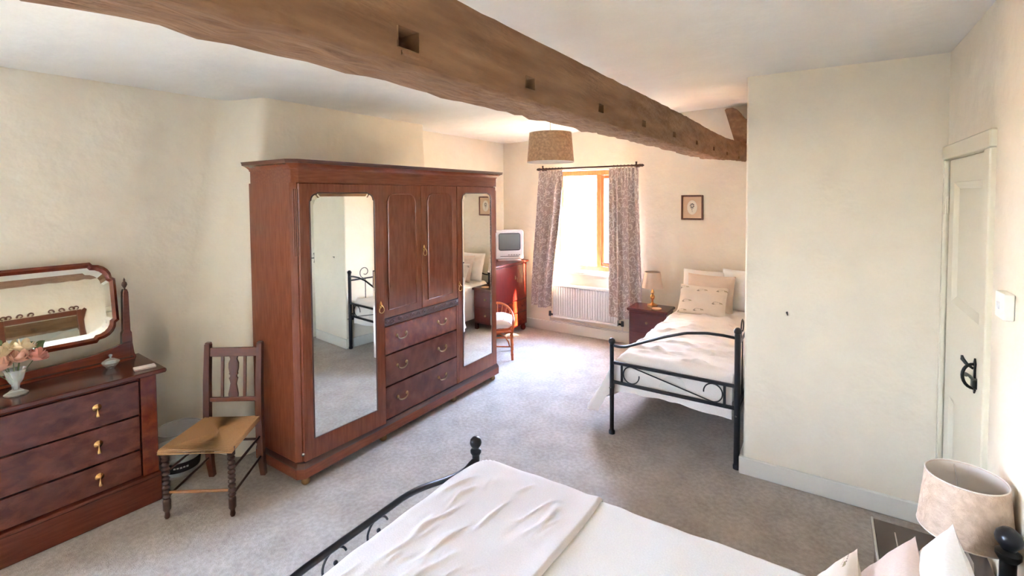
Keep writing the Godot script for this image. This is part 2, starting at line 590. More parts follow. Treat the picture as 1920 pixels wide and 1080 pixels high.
func build_room() -> void:
	var b := MB.new()
	b.bx(V(-4.1, -0.12, -2.3), V(0.9, 0.0, 5.8), 0.0)
	struct("floor", b, mat.carpet, "grey beige fitted carpet with mottled pile across the whole bedroom", "floor")
	# ceiling: an old uneven plaster soffit and the slab over it
	b = MB.new()
	var rows := []
	for i in 41:
		var row := []
		for j in 31:
			var x := -3.95 + 4.75 * j / 30.0
			var f := -2.15 + 7.8 * i / 40.0
			row.append(V(x, ceil_y(x, f), f))
		rows.append(row)
	b.grid(rows, true)
	b.bx(V(-4.1, 2.78, -2.3), V(0.9, 2.92, 5.8), 0.0)
	struct("ceiling", b, mat.ceiling, "uneven white plaster ceiling rising towards the alcove over the daybed", "ceiling")
	# far wall with the window opening
	var x0 := -2.90
	var x1 := -1.90
	var y0 := 0.765
	var y1 := 2.06
	var f0 := 5.375
	var f1 := 5.70
	b = MB.new()
	b.bx(V(-4.1, 0, f0), V(x0, 2.8, f1), 0.012)
	b.bx(V(x1, 0, f0), V(0.9, 2.8, f1), 0.012)
	b.bx(V(x0 - 0.02, 0, f0 + 0.0005), V(x1 + 0.02, y0, f1), 0.0)
	b.bx(V(x0 - 0.02, y1, f0 + 0.0005), V(x1 + 0.02, 2.8, f1), 0.0)
	struct("wall_far", b, mat.wall, "cream plaster wall holding the curtained window and small framed picture", "wall")
	# left wall: plain stretch with a second window (behind the camera), then a battered chimney breast, then a recess
	b = MB.new()
	var wf0 := -1.50
	var wf1 := -0.58
	b.bx(V(-3.98, 0, -2.2), V(-3.72, 2.8, wf0), 0.0)
	b.bx(V(-3.98, 0, wf1), V(-3.72, 2.8, 1.38), 0.0)
	b.bx(V(-3.98, 0, wf0 - 0.01), V(-3.7201, 0.8, wf1 + 0.01), 0.0)
	b.bx(V(-3.98, 2.1, wf0 - 0.01), V(-3.7201, 2.8, wf1 + 0.01), 0.0)
	b.bx(V(-4.05, 0, 1.3), V(-3.8, 2.8, 5.7), 0.0)
	var levels := []
	for i in 15:
		var t := i / 14.0
		var y := 2.8 * t
		var e := t * 2.8 / 2.46
		var key := [Vector2(-3.72, 1.25), Vector2(-3.72, lerpf(1.47, 1.80, e)), Vector2(lerpf(-3.26, -3.38, e), lerpf(1.60, 1.89, e)), Vector2(lerpf(-3.28, -3.37, e), 3.50), Vector2(-3.69, 3.53), Vector2(-3.69, 5.45)]
		var line := []
		for k in key.size():
			var p: Vector2 = key[k]
			if k == 0 or k == key.size() - 1:
				line.append(V(p.x, y, p.y))
				continue
			var r := 0.10 if k == 1 else (0.06 if k == 2 else 0.015)
			var d0: Vector2 = (key[k - 1] - p).normalized() * r
			var d1: Vector2 = (key[k + 1] - p).normalized() * r
			for q in 6:
				var u := q / 5.0
				var c := (p + d0).lerp(p, u).lerp(p.lerp(p + d1, u), u)
				line.append(V(c.x, y, c.y))
		levels.append(line)
	b.grid(levels, false)
	struct("wall_left", b, mat.wall, "cream plaster wall with a leaning chimney breast behind the wardrobe", "wall")
	# partition block beside the daybed
	b = MB.new()
	b.bx(V(-0.41, 0, 3.235), V(0.75, 2.8, 5.5), 0.015)
	struct("wall_partition", b, mat.wall, "projecting cream plaster wall between the daybed alcove and the door", "wall")
	# right wall: door bay, then the nearer stretch standing slightly proud
	b = MB.new()
	var d0z := 2.484
	var d1z := 3.215
	b.bx(V(0.515, 1.917, d0z - 0.02), V(0.75, 2.8, d1z + 0.02), 0.0)
	b.bx(V(0.5152, 0, 2.15), V(0.75, 2.8, d0z), 0.0)
	b.bx(V(0.5152, 0, d1z), V(0.75, 2.8, 3.3), 0.0)
	b.bx(V(0.62, 0, d0z - 0.02), V(0.75, 2.0, d1z + 0.02), 0.0)
	b.bx(V(0.50, 0, -2.2), V(0.75, 2.8, 2.20), 0.012)
	struct("wall_right", b, mat.wall, "cream plaster wall with the door, light switch and fretwork mirror", "wall")
	b = MB.new()
	b.bx(V(-4.1, 0, -2.2), V(0.9, 2.8, -1.95), 0.0)
	struct("wall_near", b, mat.wall, "plain cream plaster wall closing the room behind the double bed", "wall")
	# skirtings with a small chamfer on top
	var skirt := func(called: String, a: Vector3, c: Vector3, label: String) -> void:
		var s := MB.new()
		s.bx(a, c, 0.006)
		struct(called, s, mat.paint, label, "skirting board")
	skirt.call("baseboard_far", V(-3.66, 0, 5.352), V(-0.43, 0.125, 5.376), "white skirting board under the radiator and window")
	skirt.call("baseboard_partition", V(-0.432, 0, 3.212), V(0.514, 0.11, 3.236), "white skirting board along the foot of the projecting wall")
	skirt.call("baseboard_alcove", V(-0.4320, 0, 3.2365), V(-0.4095, 0.11, 5.35), "white skirting board on the alcove side beside the daybed")
	skirt.call("baseboard_right", V(0.478, 0, -1.93), V(0.501, 0.11, 2.198), "white skirting board on the wall behind the iron bed head")
	skirt.call("baseboard_left", V(-3.721, 0, -1.93), V(-3.698, 0.11, 1.40), "white skirting board on the wall behind the chest of drawers")
	# second window, in the left wall nearer than the chest of drawers: it lights the near half of the room
	var w := thing("window_2", "white painted wooden window with two panes in the left wall", "window", V(-3.88, 0.8, (wf0 + wf1) * 0.5), PI / 2, "", "structure")
	var ww := wf1 - wf0
	b = MB.new()
	b.bx(Vector3(-ww / 2, 0, -0.03), Vector3(-ww / 2 + 0.05, 1.3, 0.03)); b.bx(Vector3(ww / 2 - 0.05, 0, -0.03), Vector3(ww / 2, 1.3, 0.03))
	b.bx(Vector3(-ww / 2 + 0.05, 0, -0.029), Vector3(ww / 2 - 0.05, 0.05, 0.029)); b.bx(Vector3(-ww / 2 + 0.05, 1.25, -0.029), Vector3(ww / 2 - 0.05, 1.3, 0.029))
	part(w, "window_frame", b, mat.paint)
	b = MB.new()
	b.bx(Vector3(-0.025, 0.05, -0.025), Vector3(0.025, 1.25, 0.025))
	part(w, "mullion", b, mat.paint)
	for s in [-1, 1]:
		b = MB.new()
		b.box(Vector3(s * (ww / 4 - 0.012), 0.65, 0), Vector3(ww / 2 - 0.075, 1.2, 0.004), 0.0)
		part(w, "pane", b, mat.pane)
	b = MB.new()
	b.bx(Vector3(-ww / 2 - 0.03, -0.03, 0.0), Vector3(ww / 2 + 0.03, 0.0, 0.19), 0.006)
	part(w, "window_sill", b, mat.paint)

func beam_x(f: float) -> float:
	return -0.785 + 0.02 * f

func build_beam() -> void:
	var t := thing("ceiling_beam", "long old brown oak beam with square peg holes crossing the room", "beam")
	var nz := noise(71, 0.9, 4)
	var holes := [0.755, 1.253, 1.776, 2.28, 2.793, 3.311, 3.829, 4.342, 4.906]
	# slices along the beam: front edge, face and waney underside
	var stops := []
	var f := -1.95
	while f < 5.375:
		stops.append(f)
		f += 0.055
	stops.append(5.376)
	var hw := [0.031, 0.025, 0.022, 0.021, 0.02, 0.019, 0.019, 0.018, 0.018]
	var top := func(z: float) -> float: return 2.232 + 0.004 * nz.get_noise_2d(z * 40, 5) + 0.04 * smoothstep(4.2, 5.3, z) - 0.012 * smoothstep(3.0, 3.8, z)
	var bot := func(z: float) -> float: return 2.036 + 0.009 * nz.get_noise_2d(z * 60, 9) + 0.05 * smoothstep(4.0, 5.35, z)
	var width := func(z: float) -> float: return 0.205 + 0.028 * nz.get_noise_2d(z * 70, 2) - 0.035 * smoothstep(1.2, 3.4, z) - 0.085 * smoothstep(3.6, 5.3, z)
	# front face with real holes: the slices that hold a hole are left open there
	var marks := stops.duplicate()
	for k in holes.size():
		marks.append(holes[k] - hw[k]); marks.append(holes[k] + hw[k])
	marks.sort()
	var b := MB.new()
	for i in marks.size() - 1:
		var z0: float = marks[i]
		var z1: float = marks[i + 1]
		if z1 - z0 < 1e-4: continue
		var mid := (z0 + z1) * 0.5
		var hy0 := -1.0
		var hy1 := -1.0
		for k in holes.size():
			if abs(mid - holes[k]) < hw[k]:
				hy0 = 2.094 - hw[k] * 0.72
				hy1 = 2.094 + hw[k] * 0.72
		var spans := []
		if hy0 > 0:
			spans = [[null, hy0], [hy1, null]]
		else:
			spans = [[null, null]]
		for s in spans:
			var pts := []
			for z in [z0, z1]:
				var lo: float = bot.call(z) + 0.008 if s[0] == null else s[0]
				var hi: float = top.call(z) if s[1] == null else s[1]
				pts.append(V(beam_x(z) + 0.003 * nz.get_noise_2d(z * 30, 1), lo, z))
				pts.append(V(beam_x(z) + 0.003 * nz.get_noise_2d(z * 30, 1), hi, z))
			b.quad(pts[0], pts[2], pts[3], pts[1], Vector3(1, 0, 0))
	# top and back
	for i in stops.size() - 1:
		var z0: float = stops[i]
		var z1: float = stops[i + 1]
		var w0: float = width.call(z0)
		var w1: float = width.call(z1)
		b.quad(V(beam_x(z0), top.call(z0), z0), V(beam_x(z1), top.call(z1), z1), V(beam_x(z1) - w1, top.call(z1), z1), V(beam_x(z0) - w0, top.call(z0), z0), Vector3.UP)
		b.quad(V(beam_x(z0) - w0, bot.call(z0) + 0.02, z0), V(beam_x(z1) - w1, bot.call(z1) + 0.02, z1), V(beam_x(z1) - w1, top.call(z1), z1), V(beam_x(z0) - w0, top.call(z0), z0), Vector3(-1, 0, 0))
	part(t, "beam_face", b, mat.beam, "smooth brown side of the beam")
	# hewn underside
	b = MB.new()
	var rows := []
	for z in stops:
		var w: float = width.call(z)
		var y: float = bot.call(z)
		var row := [V(beam_x(z) + 0.003 * nz.get_noise_2d(z * 30, 1), y + 0.008, z)]
		for q in 8:
			var u := q / 7.0
			row.append(V(beam_x(z) - 0.006 - (w - 0.012) * u, y + 0.010 * nz.get_noise_2d(z * 50, u * 14.0 + 40.0) + 0.012 * u * u, z))
		row.append(V(beam_x(z) - w, y + 0.02, z))
		rows.append(row)
	b.grid(rows, false)
	part(t, "beam_underside", b, mat.beam_under, "rough hewn pinkish underside of the beam")
	for k in holes.size():
		b = MB.new()
		var z: float = holes[k]
		var hh: float = hw[k] * 0.72
		var X := beam_x(z) + 0.004
		var D: float = [0.17, 0.12, 0.03, 0.06, 0.035, 0.03, 0.035, 0.02, 0.008][k]
		var a := V(X, 2.094 - hh, z - hw[k])
		var c := V(X - D, 2.094 + hh, z + hw[k])
		b.quad(V(c.x, a.y, z - hw[k]), V(c.x, a.y, z + hw[k]), V(c.x, c.y, z + hw[k]), V(c.x, c.y, z - hw[k]), Vector3(1, 0, 0))
		b.quad(V(a.x, a.y, z - hw[k]), V(a.x, a.y, z + hw[k]), V(c.x, a.y, z + hw[k]), V(c.x, a.y, z - hw[k]), Vector3.UP)
		b.quad(V(a.x, c.y, z - hw[k]), V(a.x, c.y, z + hw[k]), V(c.x, c.y, z + hw[k]), V(c.x, c.y, z - hw[k]), Vector3.DOWN)
		b.quad(V(a.x, a.y, z - hw[k]), V(a.x, c.y, z - hw[k]), V(c.x, c.y, z - hw[k]), V(c.x, a.y, z - hw[k]), Vector3(0, 0, -1))
		b.quad(V(a.x, a.y, z + hw[k]), V(a.x, c.y, z + hw[k]), V(c.x, c.y, z + hw[k]), V(c.x, a.y, z + hw[k]), Vector3(0, 0, 1))
		part(t, "peg_hole", b, mat.beam, "square hole cut in the beam")
	# splintered ledge under the nearest hole
	b = MB.new()
	b.xf = Transform3D(Basis(), V(beam_x(0.77), 2.066, 0.77))
	b.prism(PackedVector2Array([Vector2(-0.004, -0.014), Vector2(0.004, -0.006), Vector2(0.002, 0.001), Vector2(-0.004, 0.002)]), 0.035, -0.06, 0.0008)
	part(t, "splinter", b, mat.beam_under)
	# strut rising from the beam end to the ceiling
	b = MB.new()
	b.xf = Transform3D(Basis(), V(0, 0, 5.37))
	b.prism(PackedVector2Array([Vector2(-0.765, 2.262), Vector2(-0.60, 2.262), Vector2(-0.60, 2.47), Vector2(-0.68, 2.50), Vector2(-0.725, 2.57), Vector2(-0.755, 2.60), Vector2(-0.79, 2.618), Vector2(-0.85, 2.615), Vector2(-0.862, 2.60)]), 0.0, 0.16, 0.004)
	single("timber_strut", b, mat.beam, "short broken oak strut standing on the beam end in the alcove", "timber")

func build_window_far() -> void:
	var t := thing("window_1", "stained wood casement window full of white daylight between the curtains", "window", V(0, 0, 5.56), 0.0, "", "structure")
	var x0 := -2.90
	var x1 := -1.90
	var fr := func(called: String, a: Vector3, c: Vector3) -> void:
		var b := MB.new()
		b.bx(a, c, 0.005)
		part(t, called, b, mat.pine)
	fr.call("jamb", Vector3(x0, 0.8, -0.04), Vector3(x0 + 0.055, 2.06, 0.04))
	fr.call("jamb", Vector3(x1 - 0.055, 0.8, -0.04), Vector3(x1, 2.06, 0.04))
	fr.call("head", Vector3(x0 + 0.055, 2.0, -0.038), Vector3(x1 - 0.055, 2.06, 0.038))
	fr.call("sill_rail", Vector3(x0 + 0.055, 0.8, -0.038), Vector3(x1 - 0.055, 0.86, 0.038))
	fr.call("mullion", Vector3(-2.385, 0.86, -0.04), Vector3(-2.325, 2.0, 0.04))
	# opening casement on the right
	fr.call("casement_stile", Vector3(-2.325, 0.862, -0.02), Vector3(-2.29, 1.998, 0.025))
	fr.call("casement_stile", Vector3(x1 - 0.09, 0.862, -0.02), Vector3(x1 - 0.055, 1.998, 0.025))
	fr.call("casement_rail", Vector3(-2.29, 1.955, -0.018), Vector3(x1 - 0.09, 1.998, 0.023))
	fr.call("casement_rail", Vector3(-2.29, 0.862, -0.018), Vector3(x1 - 0.09, 0.91, 0.023))
	for r in [[x0 + 0.055, -2.385, 0.86, 2.0], [-2.29, x1 - 0.09, 0.91, 1.955]]:
		var b := MB.new()
		b.bx(Vector3(r[0], r[2], -0.003), Vector3(r[1], r[3], 0.003), 0.0)
		part(t, "pane", b, mat.pane)
	var s := MB.new()
	s.bx(Vector3(-2.31, 0.90, 0.03), Vector3(-2.17, 0.915, 0.05), 0.004)
	s.tube([Vector3(-2.30, 0.907, 0.045), Vector3(-2.24, 0.912, 0.07), Vector3(-2.19, 0.908, 0.05)], 0.008, 6)
	part(t, "casement_stay", s, mat.red_wood)
	s = MB.new()
	s.bx(Vector3(x0 - 0.02, 0.765, 0.04), Vector3(x1 + 0.02, 0.80, 0.215), 0.006)
	part(t, "window_sill", s, mat.paint, "white painted window board")

func build_door() -> void:
	var t := thing("door_1", "cream painted panelled door with black iron thumb latch", "door", V(0.515, 0, 2.85), -PI / 2, "", "structure")
	# local x runs towards the camera (smaller f), local z into the room; leaf face stands 1 cm behind the wall
	var x0 := -(3.215 - 2.85)
	var x1 := 2.85 - 2.484
	var b := MB.new()
	b.bx(Vector3(x0 + 0.004, 0.012, -0.055), Vector3(x1 - 0.004, 1.912, -0.022), 0.002)
	part(t, "door_leaf", b, mat.door)
	b = MB.new()
	for r in [[x0 + 0.004, x0 + 0.10, 0.012, 1.912], [x1 - 0.115, x1 - 0.004, 0.012, 1.912], [x0 + 0.10, x1 - 0.115, 1.80, 1.912], [x0 + 0.10, x1 - 0.115, 0.75, 1.22], [x0 + 0.10, x1 - 0.115, 0.012, 0.2]]:
		b.bx(Vector3(r[0], r[2], -0.025), Vector3(r[1], r[3], -0.006), 0.002)
	part(t, "door_frame", b, mat.door)
	# bevelled mouldings round the two panels
	for r in [[1.22, 1.80], [0.2, 0.75]]:
		b = MB.new()
		var a0 := x0 + 0.10
		var a1 := x1 - 0.115
		var c0: float = r[0]
		var c1: float = r[1]
		var m := 0.03
		var o := [Vector3(a0, c0, -0.006), Vector3(a1, c0, -0.006), Vector3(a1, c1, -0.006), Vector3(a0, c1, -0.006)]
		var q := [Vector3(a0 + m, c0 + m, -0.0215), Vector3(a1 - m, c0 + m, -0.0215), Vector3(a1 - m, c1 - m, -0.0215), Vector3(a0 + m, c1 - m, -0.0215)]
		for k in 4:
			b.face(o[k], o[(k + 1) % 4], q[(k + 1) % 4], q[k], Vector3((a0 + a1) / 2, (c0 + c1) / 2, -0.4))
		part(t, "panel_moulding", b, mat.door)
	b = MB.new()
	b.bx(Vector3(x0 - 0.018, 0, -0.06), Vector3(x0, 1.918, 0.018), 0.006)
	b.bx(Vector3(x1 - 0.001, 0, -0.06), Vector3(x1 + 0.075, 1.918, 0.020), 0.008)
	b.bx(Vector3(x0 - 0.019, 1.914, -0.058), Vector3(x1 + 0.0765, 1.985, 0.022), 0.008)
	part(t, "architrave", b, mat.door)
	b = MB.new()
	b.bx(Vector3(x0 - 0.006, 1.645, -0.004), Vector3(x0 + 0.012, 1.735, 0.006), 0.002)
	b.tube([Vector3(x0, 1.64, 0.008), Vector3(x0, 1.74, 0.008)], 0.006, 8)
	part(t, "hinge", b, mat.door)
	# thumb latch: plate, thumb piece, bar and curled handle
	b = MB.new()
	var lx := x1 - 0.15
	b.prism(PackedVector2Array([Vector2(lx - 0.014, 0.945), Vector2(lx, 0.93), Vector2(lx + 0.014, 0.945), Vector2(lx + 0.008, 0.97), Vector2(lx + 0.009, 1.03), Vector2(lx + 0.015, 1.055), Vector2(lx, 1.075), Vector2(lx - 0.015, 1.055), Vector2(lx - 0.009, 1.03), Vector2(lx - 0.008, 0.97)]), -0.006, 0.0, 0.001)
	var grip := []
	for k in 13:
		var a := PI * k / 12.0
		grip.append(Vector3(lx, 1.0 + 0.05 * cos(a), 0.034 * sin(a)))
	b.tube(grip, 0.006, 8)
	b.tube([Vector3(lx - 0.065, 0.985, 0.010), Vector3(lx - 0.05, 0.992, 0.014), Vector3(lx, 1.0, 0.012), Vector3(lx + 0.075, 1.0, 0.010)], [0.009, 0.007, 0.006, 0.006], 8)
	b.tube([Vector3(lx - 0.004, 1.03, 0.0), Vector3(lx - 0.014, 1.045, 0.02), Vector3(lx - 0.024, 1.06, 0.03), Vector3(lx - 0.026, 1.075, 0.032)], [0.005, 0.007, 0.008, 0.004], 8)
	b.bx(Vector3(lx + 0.062, 0.975, -0.006), Vector3(lx + 0.10, 1.012, 0.022), 0.007)
	part(t, "thumb_latch", b, mat.latch, "black wrought iron thumb latch")

# outline with stepped round shoulders at the chosen corners, centred on the origin
func shouldered(w: float, h: float, r: float, top := true, bottom := true) -> PackedVector2Array:
	var p := PackedVector2Array()
	for k in 4:                       # bottom-left, bottom-right, top-right, top-left
		var sx := -1.0 if k == 0 or k == 3 else 1.0
		var sy := -1.0 if k < 2 else 1.0
		var on := bottom if k < 2 else top
		if not on:
			p.append(Vector2(sx * w / 2, sy * h / 2))
			continue
		var c := []
		c.append(Vector2(w / 2, h / 2 - r * 1.30))
		c.append(Vector2(w / 2, h / 2 - r * 1.12))
		for q in 6:
			var a := deg_to_rad(90.0 * q / 5.0)
			c.append(Vector2(w / 2 - r * 0.16 - r * 0.84 + r * 0.84 * cos(a), h / 2 - r * 0.16 - r * 0.84 + r * 0.84 * sin(a)))
		c.append(Vector2(w / 2 - r * 1.12, h / 2))
		c.append(Vector2(w / 2 - r * 1.30, h / 2))
		if k == 1 or k == 3: c.reverse()
		for q in c: p.append(Vector2(q.x * sx, q.y * sy))
	return p

# a silvered plate with a bevelled rim, lying in the plane z
func mirror_plate(b: MB, poly: PackedVector2Array, ctr: Vector2, z: float, bev := 0.02) -> void:
	var mn := Vector2(9, 9)
	var mx := Vector2(-9, -9)
	for p in poly:
		mn = mn.min(p); mx = mx.max(p)
	var hs := (mx - mn) * 0.5
	var inner := PackedVector2Array()
	for p in poly:
		inner.append(Vector2(p.x * (1.0 - bev / hs.x), p.y * (1.0 - bev / hs.y)))
	var t := Geometry2D.triangulate_polygon(inner)
	var base := b.v.size()
	for p in inner: b.vert(Vector3(p.x + ctr.x, p.y + ctr.y, z), Vector3(0, 0, 1))
	for i in range(0, t.size(), 3): b.tri(base + t[i], base + t[i + 1], base + t[i + 2])
	for i in poly.size():
		var j := (i + 1) % poly.size()
		var a := Vector3(poly[i].x + ctr.x, poly[i].y + ctr.y, z - 0.0022)
		var c := Vector3(poly[j].x + ctr.x, poly[j].y + ctr.y, z - 0.0022)
		var d := Vector3(inner[j].x + ctr.x, inner[j].y + ctr.y, z)
		var e := Vector3(inner[i].x + ctr.x, inner[i].y + ctr.y, z)
		b.face(a, c, d, e, Vector3(ctr.x, ctr.y, z - 2.0))

func outline_bead(b: MB, poly: PackedVector2Array, ctr: Vector2, z: float, r: float) -> void:
	var pts := []
	for p in poly: pts.append(Vector3(p.x + ctr.x, p.y + ctr.y, z))
	b.tube(pts, r, 6, false, true)

# brass bail handle, centred at c on a face z
func bail(c: Vector3) -> MB:
	var b := MB.new()
	for s in [-1, 1]:
		b.xf = Transform3D(Basis(Vector3.RIGHT, PI / 2), c + Vector3(s * 0.045, 0.012, 0))
		b.lathe([Vector2(0.0, 0.008), Vector2(0.006, 0.007), Vector2(0.013, 0.002), Vector2(0.013, 0.0)], Vector3.ZERO, 12)
		b.xf = Transform3D()
	var pts := []
	for k in 11:
		var a := PI + PI * k / 10.0
		var sw := 1.0 + 0.12 * sin(a * 2.0)
		pts.append(c + Vector3(cos(a) * 0.045 * sw, 0.012 + sin(a) * 0.030, 0.014))
	b.tube(pts, [0.003, 0.0036, 0.004, 0.0044, 0.005, 0.0055, 0.005, 0.0044, 0.004, 0.0036, 0.003], 8)
	return b

# brass escutcheon with a drop ring
func drop_ring(c: Vector3) -> MB:
	var b := MB.new()
	b.xf = Transform3D(Basis(), c)
	b.prism(PackedVector2Array([Vector2(-0.009, -0.01), Vector2(0.009, -0.01), Vector2(0.012, 0.012), Vector2(0.006, 0.034), Vector2(0, 0.042), Vector2(-0.006, 0.034), Vector2(-0.012, 0.012)]), 0.0, 0.004, 0.001)
	b.ball(Vector3(0, 0.012, 0.008), Vector3.ONE * 0.006, 10)
	var pts := []
	for k in 14:
		var a := TAU * k / 14.0
		pts.append(Vector3(sin(a) * 0.017 * (1.15 - 0.35 * cos(a)), -0.016 + cos(a) * 0.026, 0.012))
	b.tube(pts, 0.003, 6, false, true)
	return b

func build_wardrobe() -> void:
	# local x along the room, local z towards the room; the origin is the near front corner
	var L := 2.065
	var t := thing("wardrobe", "large mahogany wardrobe with two mirrored doors and three central drawers", "wardrobe", V(-2.60, 0, 1.62), PI / 2)
	var D := 0.475
	var cant := 0.028
	# carcass with canted front corners (plan polygon extruded upwards)
	var plan := PackedVector2Array([Vector2(0, D), Vector2(0, cant), Vector2(cant, 0.0), Vector2(L - cant, 0.0), Vector2(L, cant), Vector2(L, D)])
	var b := MB.new()
	b.xf = Transform3D(Basis(Vector3(1, 0, 0), Vector3(0, 0, -1), Vector3(0, 1, 0)), Vector3(0, 0, -0.024))
	b.prism(plan, 0.14, 1.84, 0.0015, 0.99)
	part(t, "carcass", b, mat.mahogany)
	# frieze and cornice: stacked mouldings following the plan
	var ring := func(called: String, y0: float, y1: float, out0: float, out1: float, m: Material) -> void:
		var c := MB.new()
		var steps := 5
		for k in steps:
			var u0 := float(k) / steps
			var u1 := float(k + 1) / steps
			var o0: float = lerpf(out0, out1, u0 * u0)
			var o1: float = lerpf(out0, out1, u1 * u1)
			var ya := lerpf(y0, y1, u0)
			var yb := lerpf(y0, y1, u1)
			var p0 := [Vector3(-o0, ya, -D), Vector3(-o0, ya, -cant + o0 * 0.6), Vector3(cant - o0 * 0.6, ya, o0), Vector3(L - cant + o0 * 0.6, ya, o0), Vector3(L + o0, ya, -cant + o0 * 0.6), Vector3(L + o0, ya, -D)]
			var p1 := [Vector3(-o1, yb, -D), Vector3(-o1, yb, -cant + o1 * 0.6), Vector3(cant - o1 * 0.6, yb, o1), Vector3(L - cant + o1 * 0.6, yb, o1), Vector3(L + o1, yb, -cant + o1 * 0.6), Vector3(L + o1, yb, -D)]
			for q in 6:
				c.face(p0[q], p0[(q + 1) % 6], p1[(q + 1) % 6], p1[q], Vector3(L / 2, ya, -D / 2))
			if k == steps - 1:
				for q in range(1, 5): c.face(p1[0], p1[q], p1[q + 1], p1[q + 1], Vector3(L / 2, yb - 1.0, -D / 2))
			if k == 0:
				for q in range(1, 5): c.face(p0[0], p0[q], p0[q + 1], p0[q + 1], Vector3(L / 2, ya + 1.0, -D / 2))
		part(t, called, c, m)
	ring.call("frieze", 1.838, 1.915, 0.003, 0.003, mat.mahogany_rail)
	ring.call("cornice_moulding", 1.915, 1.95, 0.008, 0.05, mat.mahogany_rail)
	ring.call("cornice", 1.95, 1.972, 0.055, 0.062, mat.mahogany_shaded)
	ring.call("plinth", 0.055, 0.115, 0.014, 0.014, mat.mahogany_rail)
	ring.call("plinth_moulding", 0.115, 0.145, 0.014, 0.002, mat.mahogany_shaded)
	# reeded strips on the canted corners
	for e in [[0.0, 1.0], [L, -1.0]]:
		b = MB.new()
		for k in 3:
			var q := 0.25 + 0.25 * k
			var px: float = e[0] + e[1] * cant * q
			var pz := -cant * (1.0 - q) - 0.001
			var pts := []
			for s in 12: pts.append(Vector3(px, 1.40 + 0.40 * s / 11.0, pz))
			b.tube(pts, 0.0048, 6)
		part(t, "reeding", b, mat.mahogany)
	# mirrored doors
	for d in [[0.03, 0.638, 0.095, 0.562, "right"], [1.474, 2.035, 1.534, 1.958, "left"]]:
		var dx0: float = d[0]
		var dx1: float = d[1]
		b = MB.new()
		b.bx(Vector3(dx0, 0.148, -0.022), Vector3(dx1, 1.834, 0.0), 0.003)
		var door := part(t, "mirror_door", b, mat.mahogany)
		if d[4] == "right":                       # the near door stands slightly ajar
			door.transform = Transform3D(Basis(Vector3.UP, deg_to_rad(-3.2)), Vector3(dx0, 0, 0)) * Transform3D(Basis(), Vector3(-dx0, 0, 0))
		var w: float = d[3] - d[2]
		var ctr := Vector2((d[2] + d[3]) * 0.5, (0.272 + 1.776) * 0.5)
		var poly := shouldered(w, 1.776 - 0.272, 0.045, true, false)
		b = MB.new()
		mirror_plate(b, poly, ctr, 0.0032, 0.022)
		part(door, "mirror", b, mat.mirror, "bevelled mirror plate")
		b = MB.new()
		outline_bead(b, poly, ctr, 0.0015, 0.0045)
		part(door, "bead", b, mat.mahogany_shaded)
		var hx: float = dx1 - 0.034 if d[4] == "right" else dx0 + 0.018
		part(door, "door_pull", drop_ring(Vector3(hx, 0.985, 0.0)), mat.brass, "brass drop ring pull")
	# cupboard doors with fielded panels
	for d in [[0.642, 1.046], [1.048, 1.470]]:
		b = MB.new()
		b.bx(Vector3(d[0], 0.883, -0.022), Vector3(d[1], 1.834, -0.001), 0.003)
		var door := part(t, "cupboard_door", b, mat.mahogany)
		var w: float = d[1] - d[0] - 0.13
		var ctr := Vector2((d[0] + d[1]) * 0.5, 1.355)
		var poly := shouldered(w, 0.83, 0.045, true, false)
		b = MB.new()
		b.xf = Transform3D(Basis(), Vector3(ctr.x, ctr.y, 0))
		b.prism(poly, -0.004, 0.0025, 0.0012)
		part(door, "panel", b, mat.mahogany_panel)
		b = MB.new()
		outline_bead(b, poly, ctr, 0.001, 0.0055)
		part(door, "bead", b, mat.mahogany)
	b = MB.new()
	b.bx(Vector3(1.041, 0.885, -0.004), Vector3(1.055, 1.832, 0.005), 0.003)
	part(t, "closing_strip", b, mat.mahogany)
	part(t, "cupboard_pull", drop_ring(Vector3(1.066, 1.335, 0.003)), mat.brass, "brass drop ring pull")
	# carved rail: board in the shaded mahogany with a row of raised scrolls
	b = MB.new()
	b.bx(Vector3(0.642, 0.832, -0.01), Vector3(1.470, 0.881, 0.006), 0.003)
	b.bx(Vector3(0.642, 0.826, -0.01), Vector3(1.470, 0.833, 0.010), 0.002)
	var rail := part(t, "carved_rail", b, mat.mahogany_shaded, "carved rail in shaded mahogany colour between doors and drawers")
	for k in 13:
		b = MB.new()
		var cx := 0.672 + k * 0.064
		var pts := []
		for s in 12:
			var a := s * 0.75 + (PI if k % 2 else 0.0)
			var r := 0.018 - 0.0013 * s
			pts.append(Vector3(cx + cos(a) * r * 1.3, 0.857 + sin(a) * r, 0.007))
		b.tube(pts, 0.0035, 5)
		part(rail, "scroll", b, mat.mahogany_shaded)
	# drawers
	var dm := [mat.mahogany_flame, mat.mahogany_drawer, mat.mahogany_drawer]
	var ys := [[0.622, 0.822], [0.392, 0.614], [0.152, 0.384]]
	for k in 3:
		b = MB.new()
		b.bx(Vector3(0.664, ys[k][0], -0.022), Vector3(1.448, ys[k][1], 0.002), 0.004)
		var dr := part(t, "drawer", b, dm[k])
		for hx in [0.822, 1.262]:
			part(dr, "bail_handle", bail(Vector3(hx, (ys[k][0] + ys[k][1]) * 0.5 + 0.004, 0.002)), mat.brass_dull, "brass swan neck handle")
	for x in [[0.640, 0.662], [1.450, 1.472]]:
		b = MB.new()
		b.bx(Vector3(x[0], 0.148, -0.02), Vector3(x[1], 0.83, 0.001), 0.002)
		part(t, "stile", b, mat.mahogany)
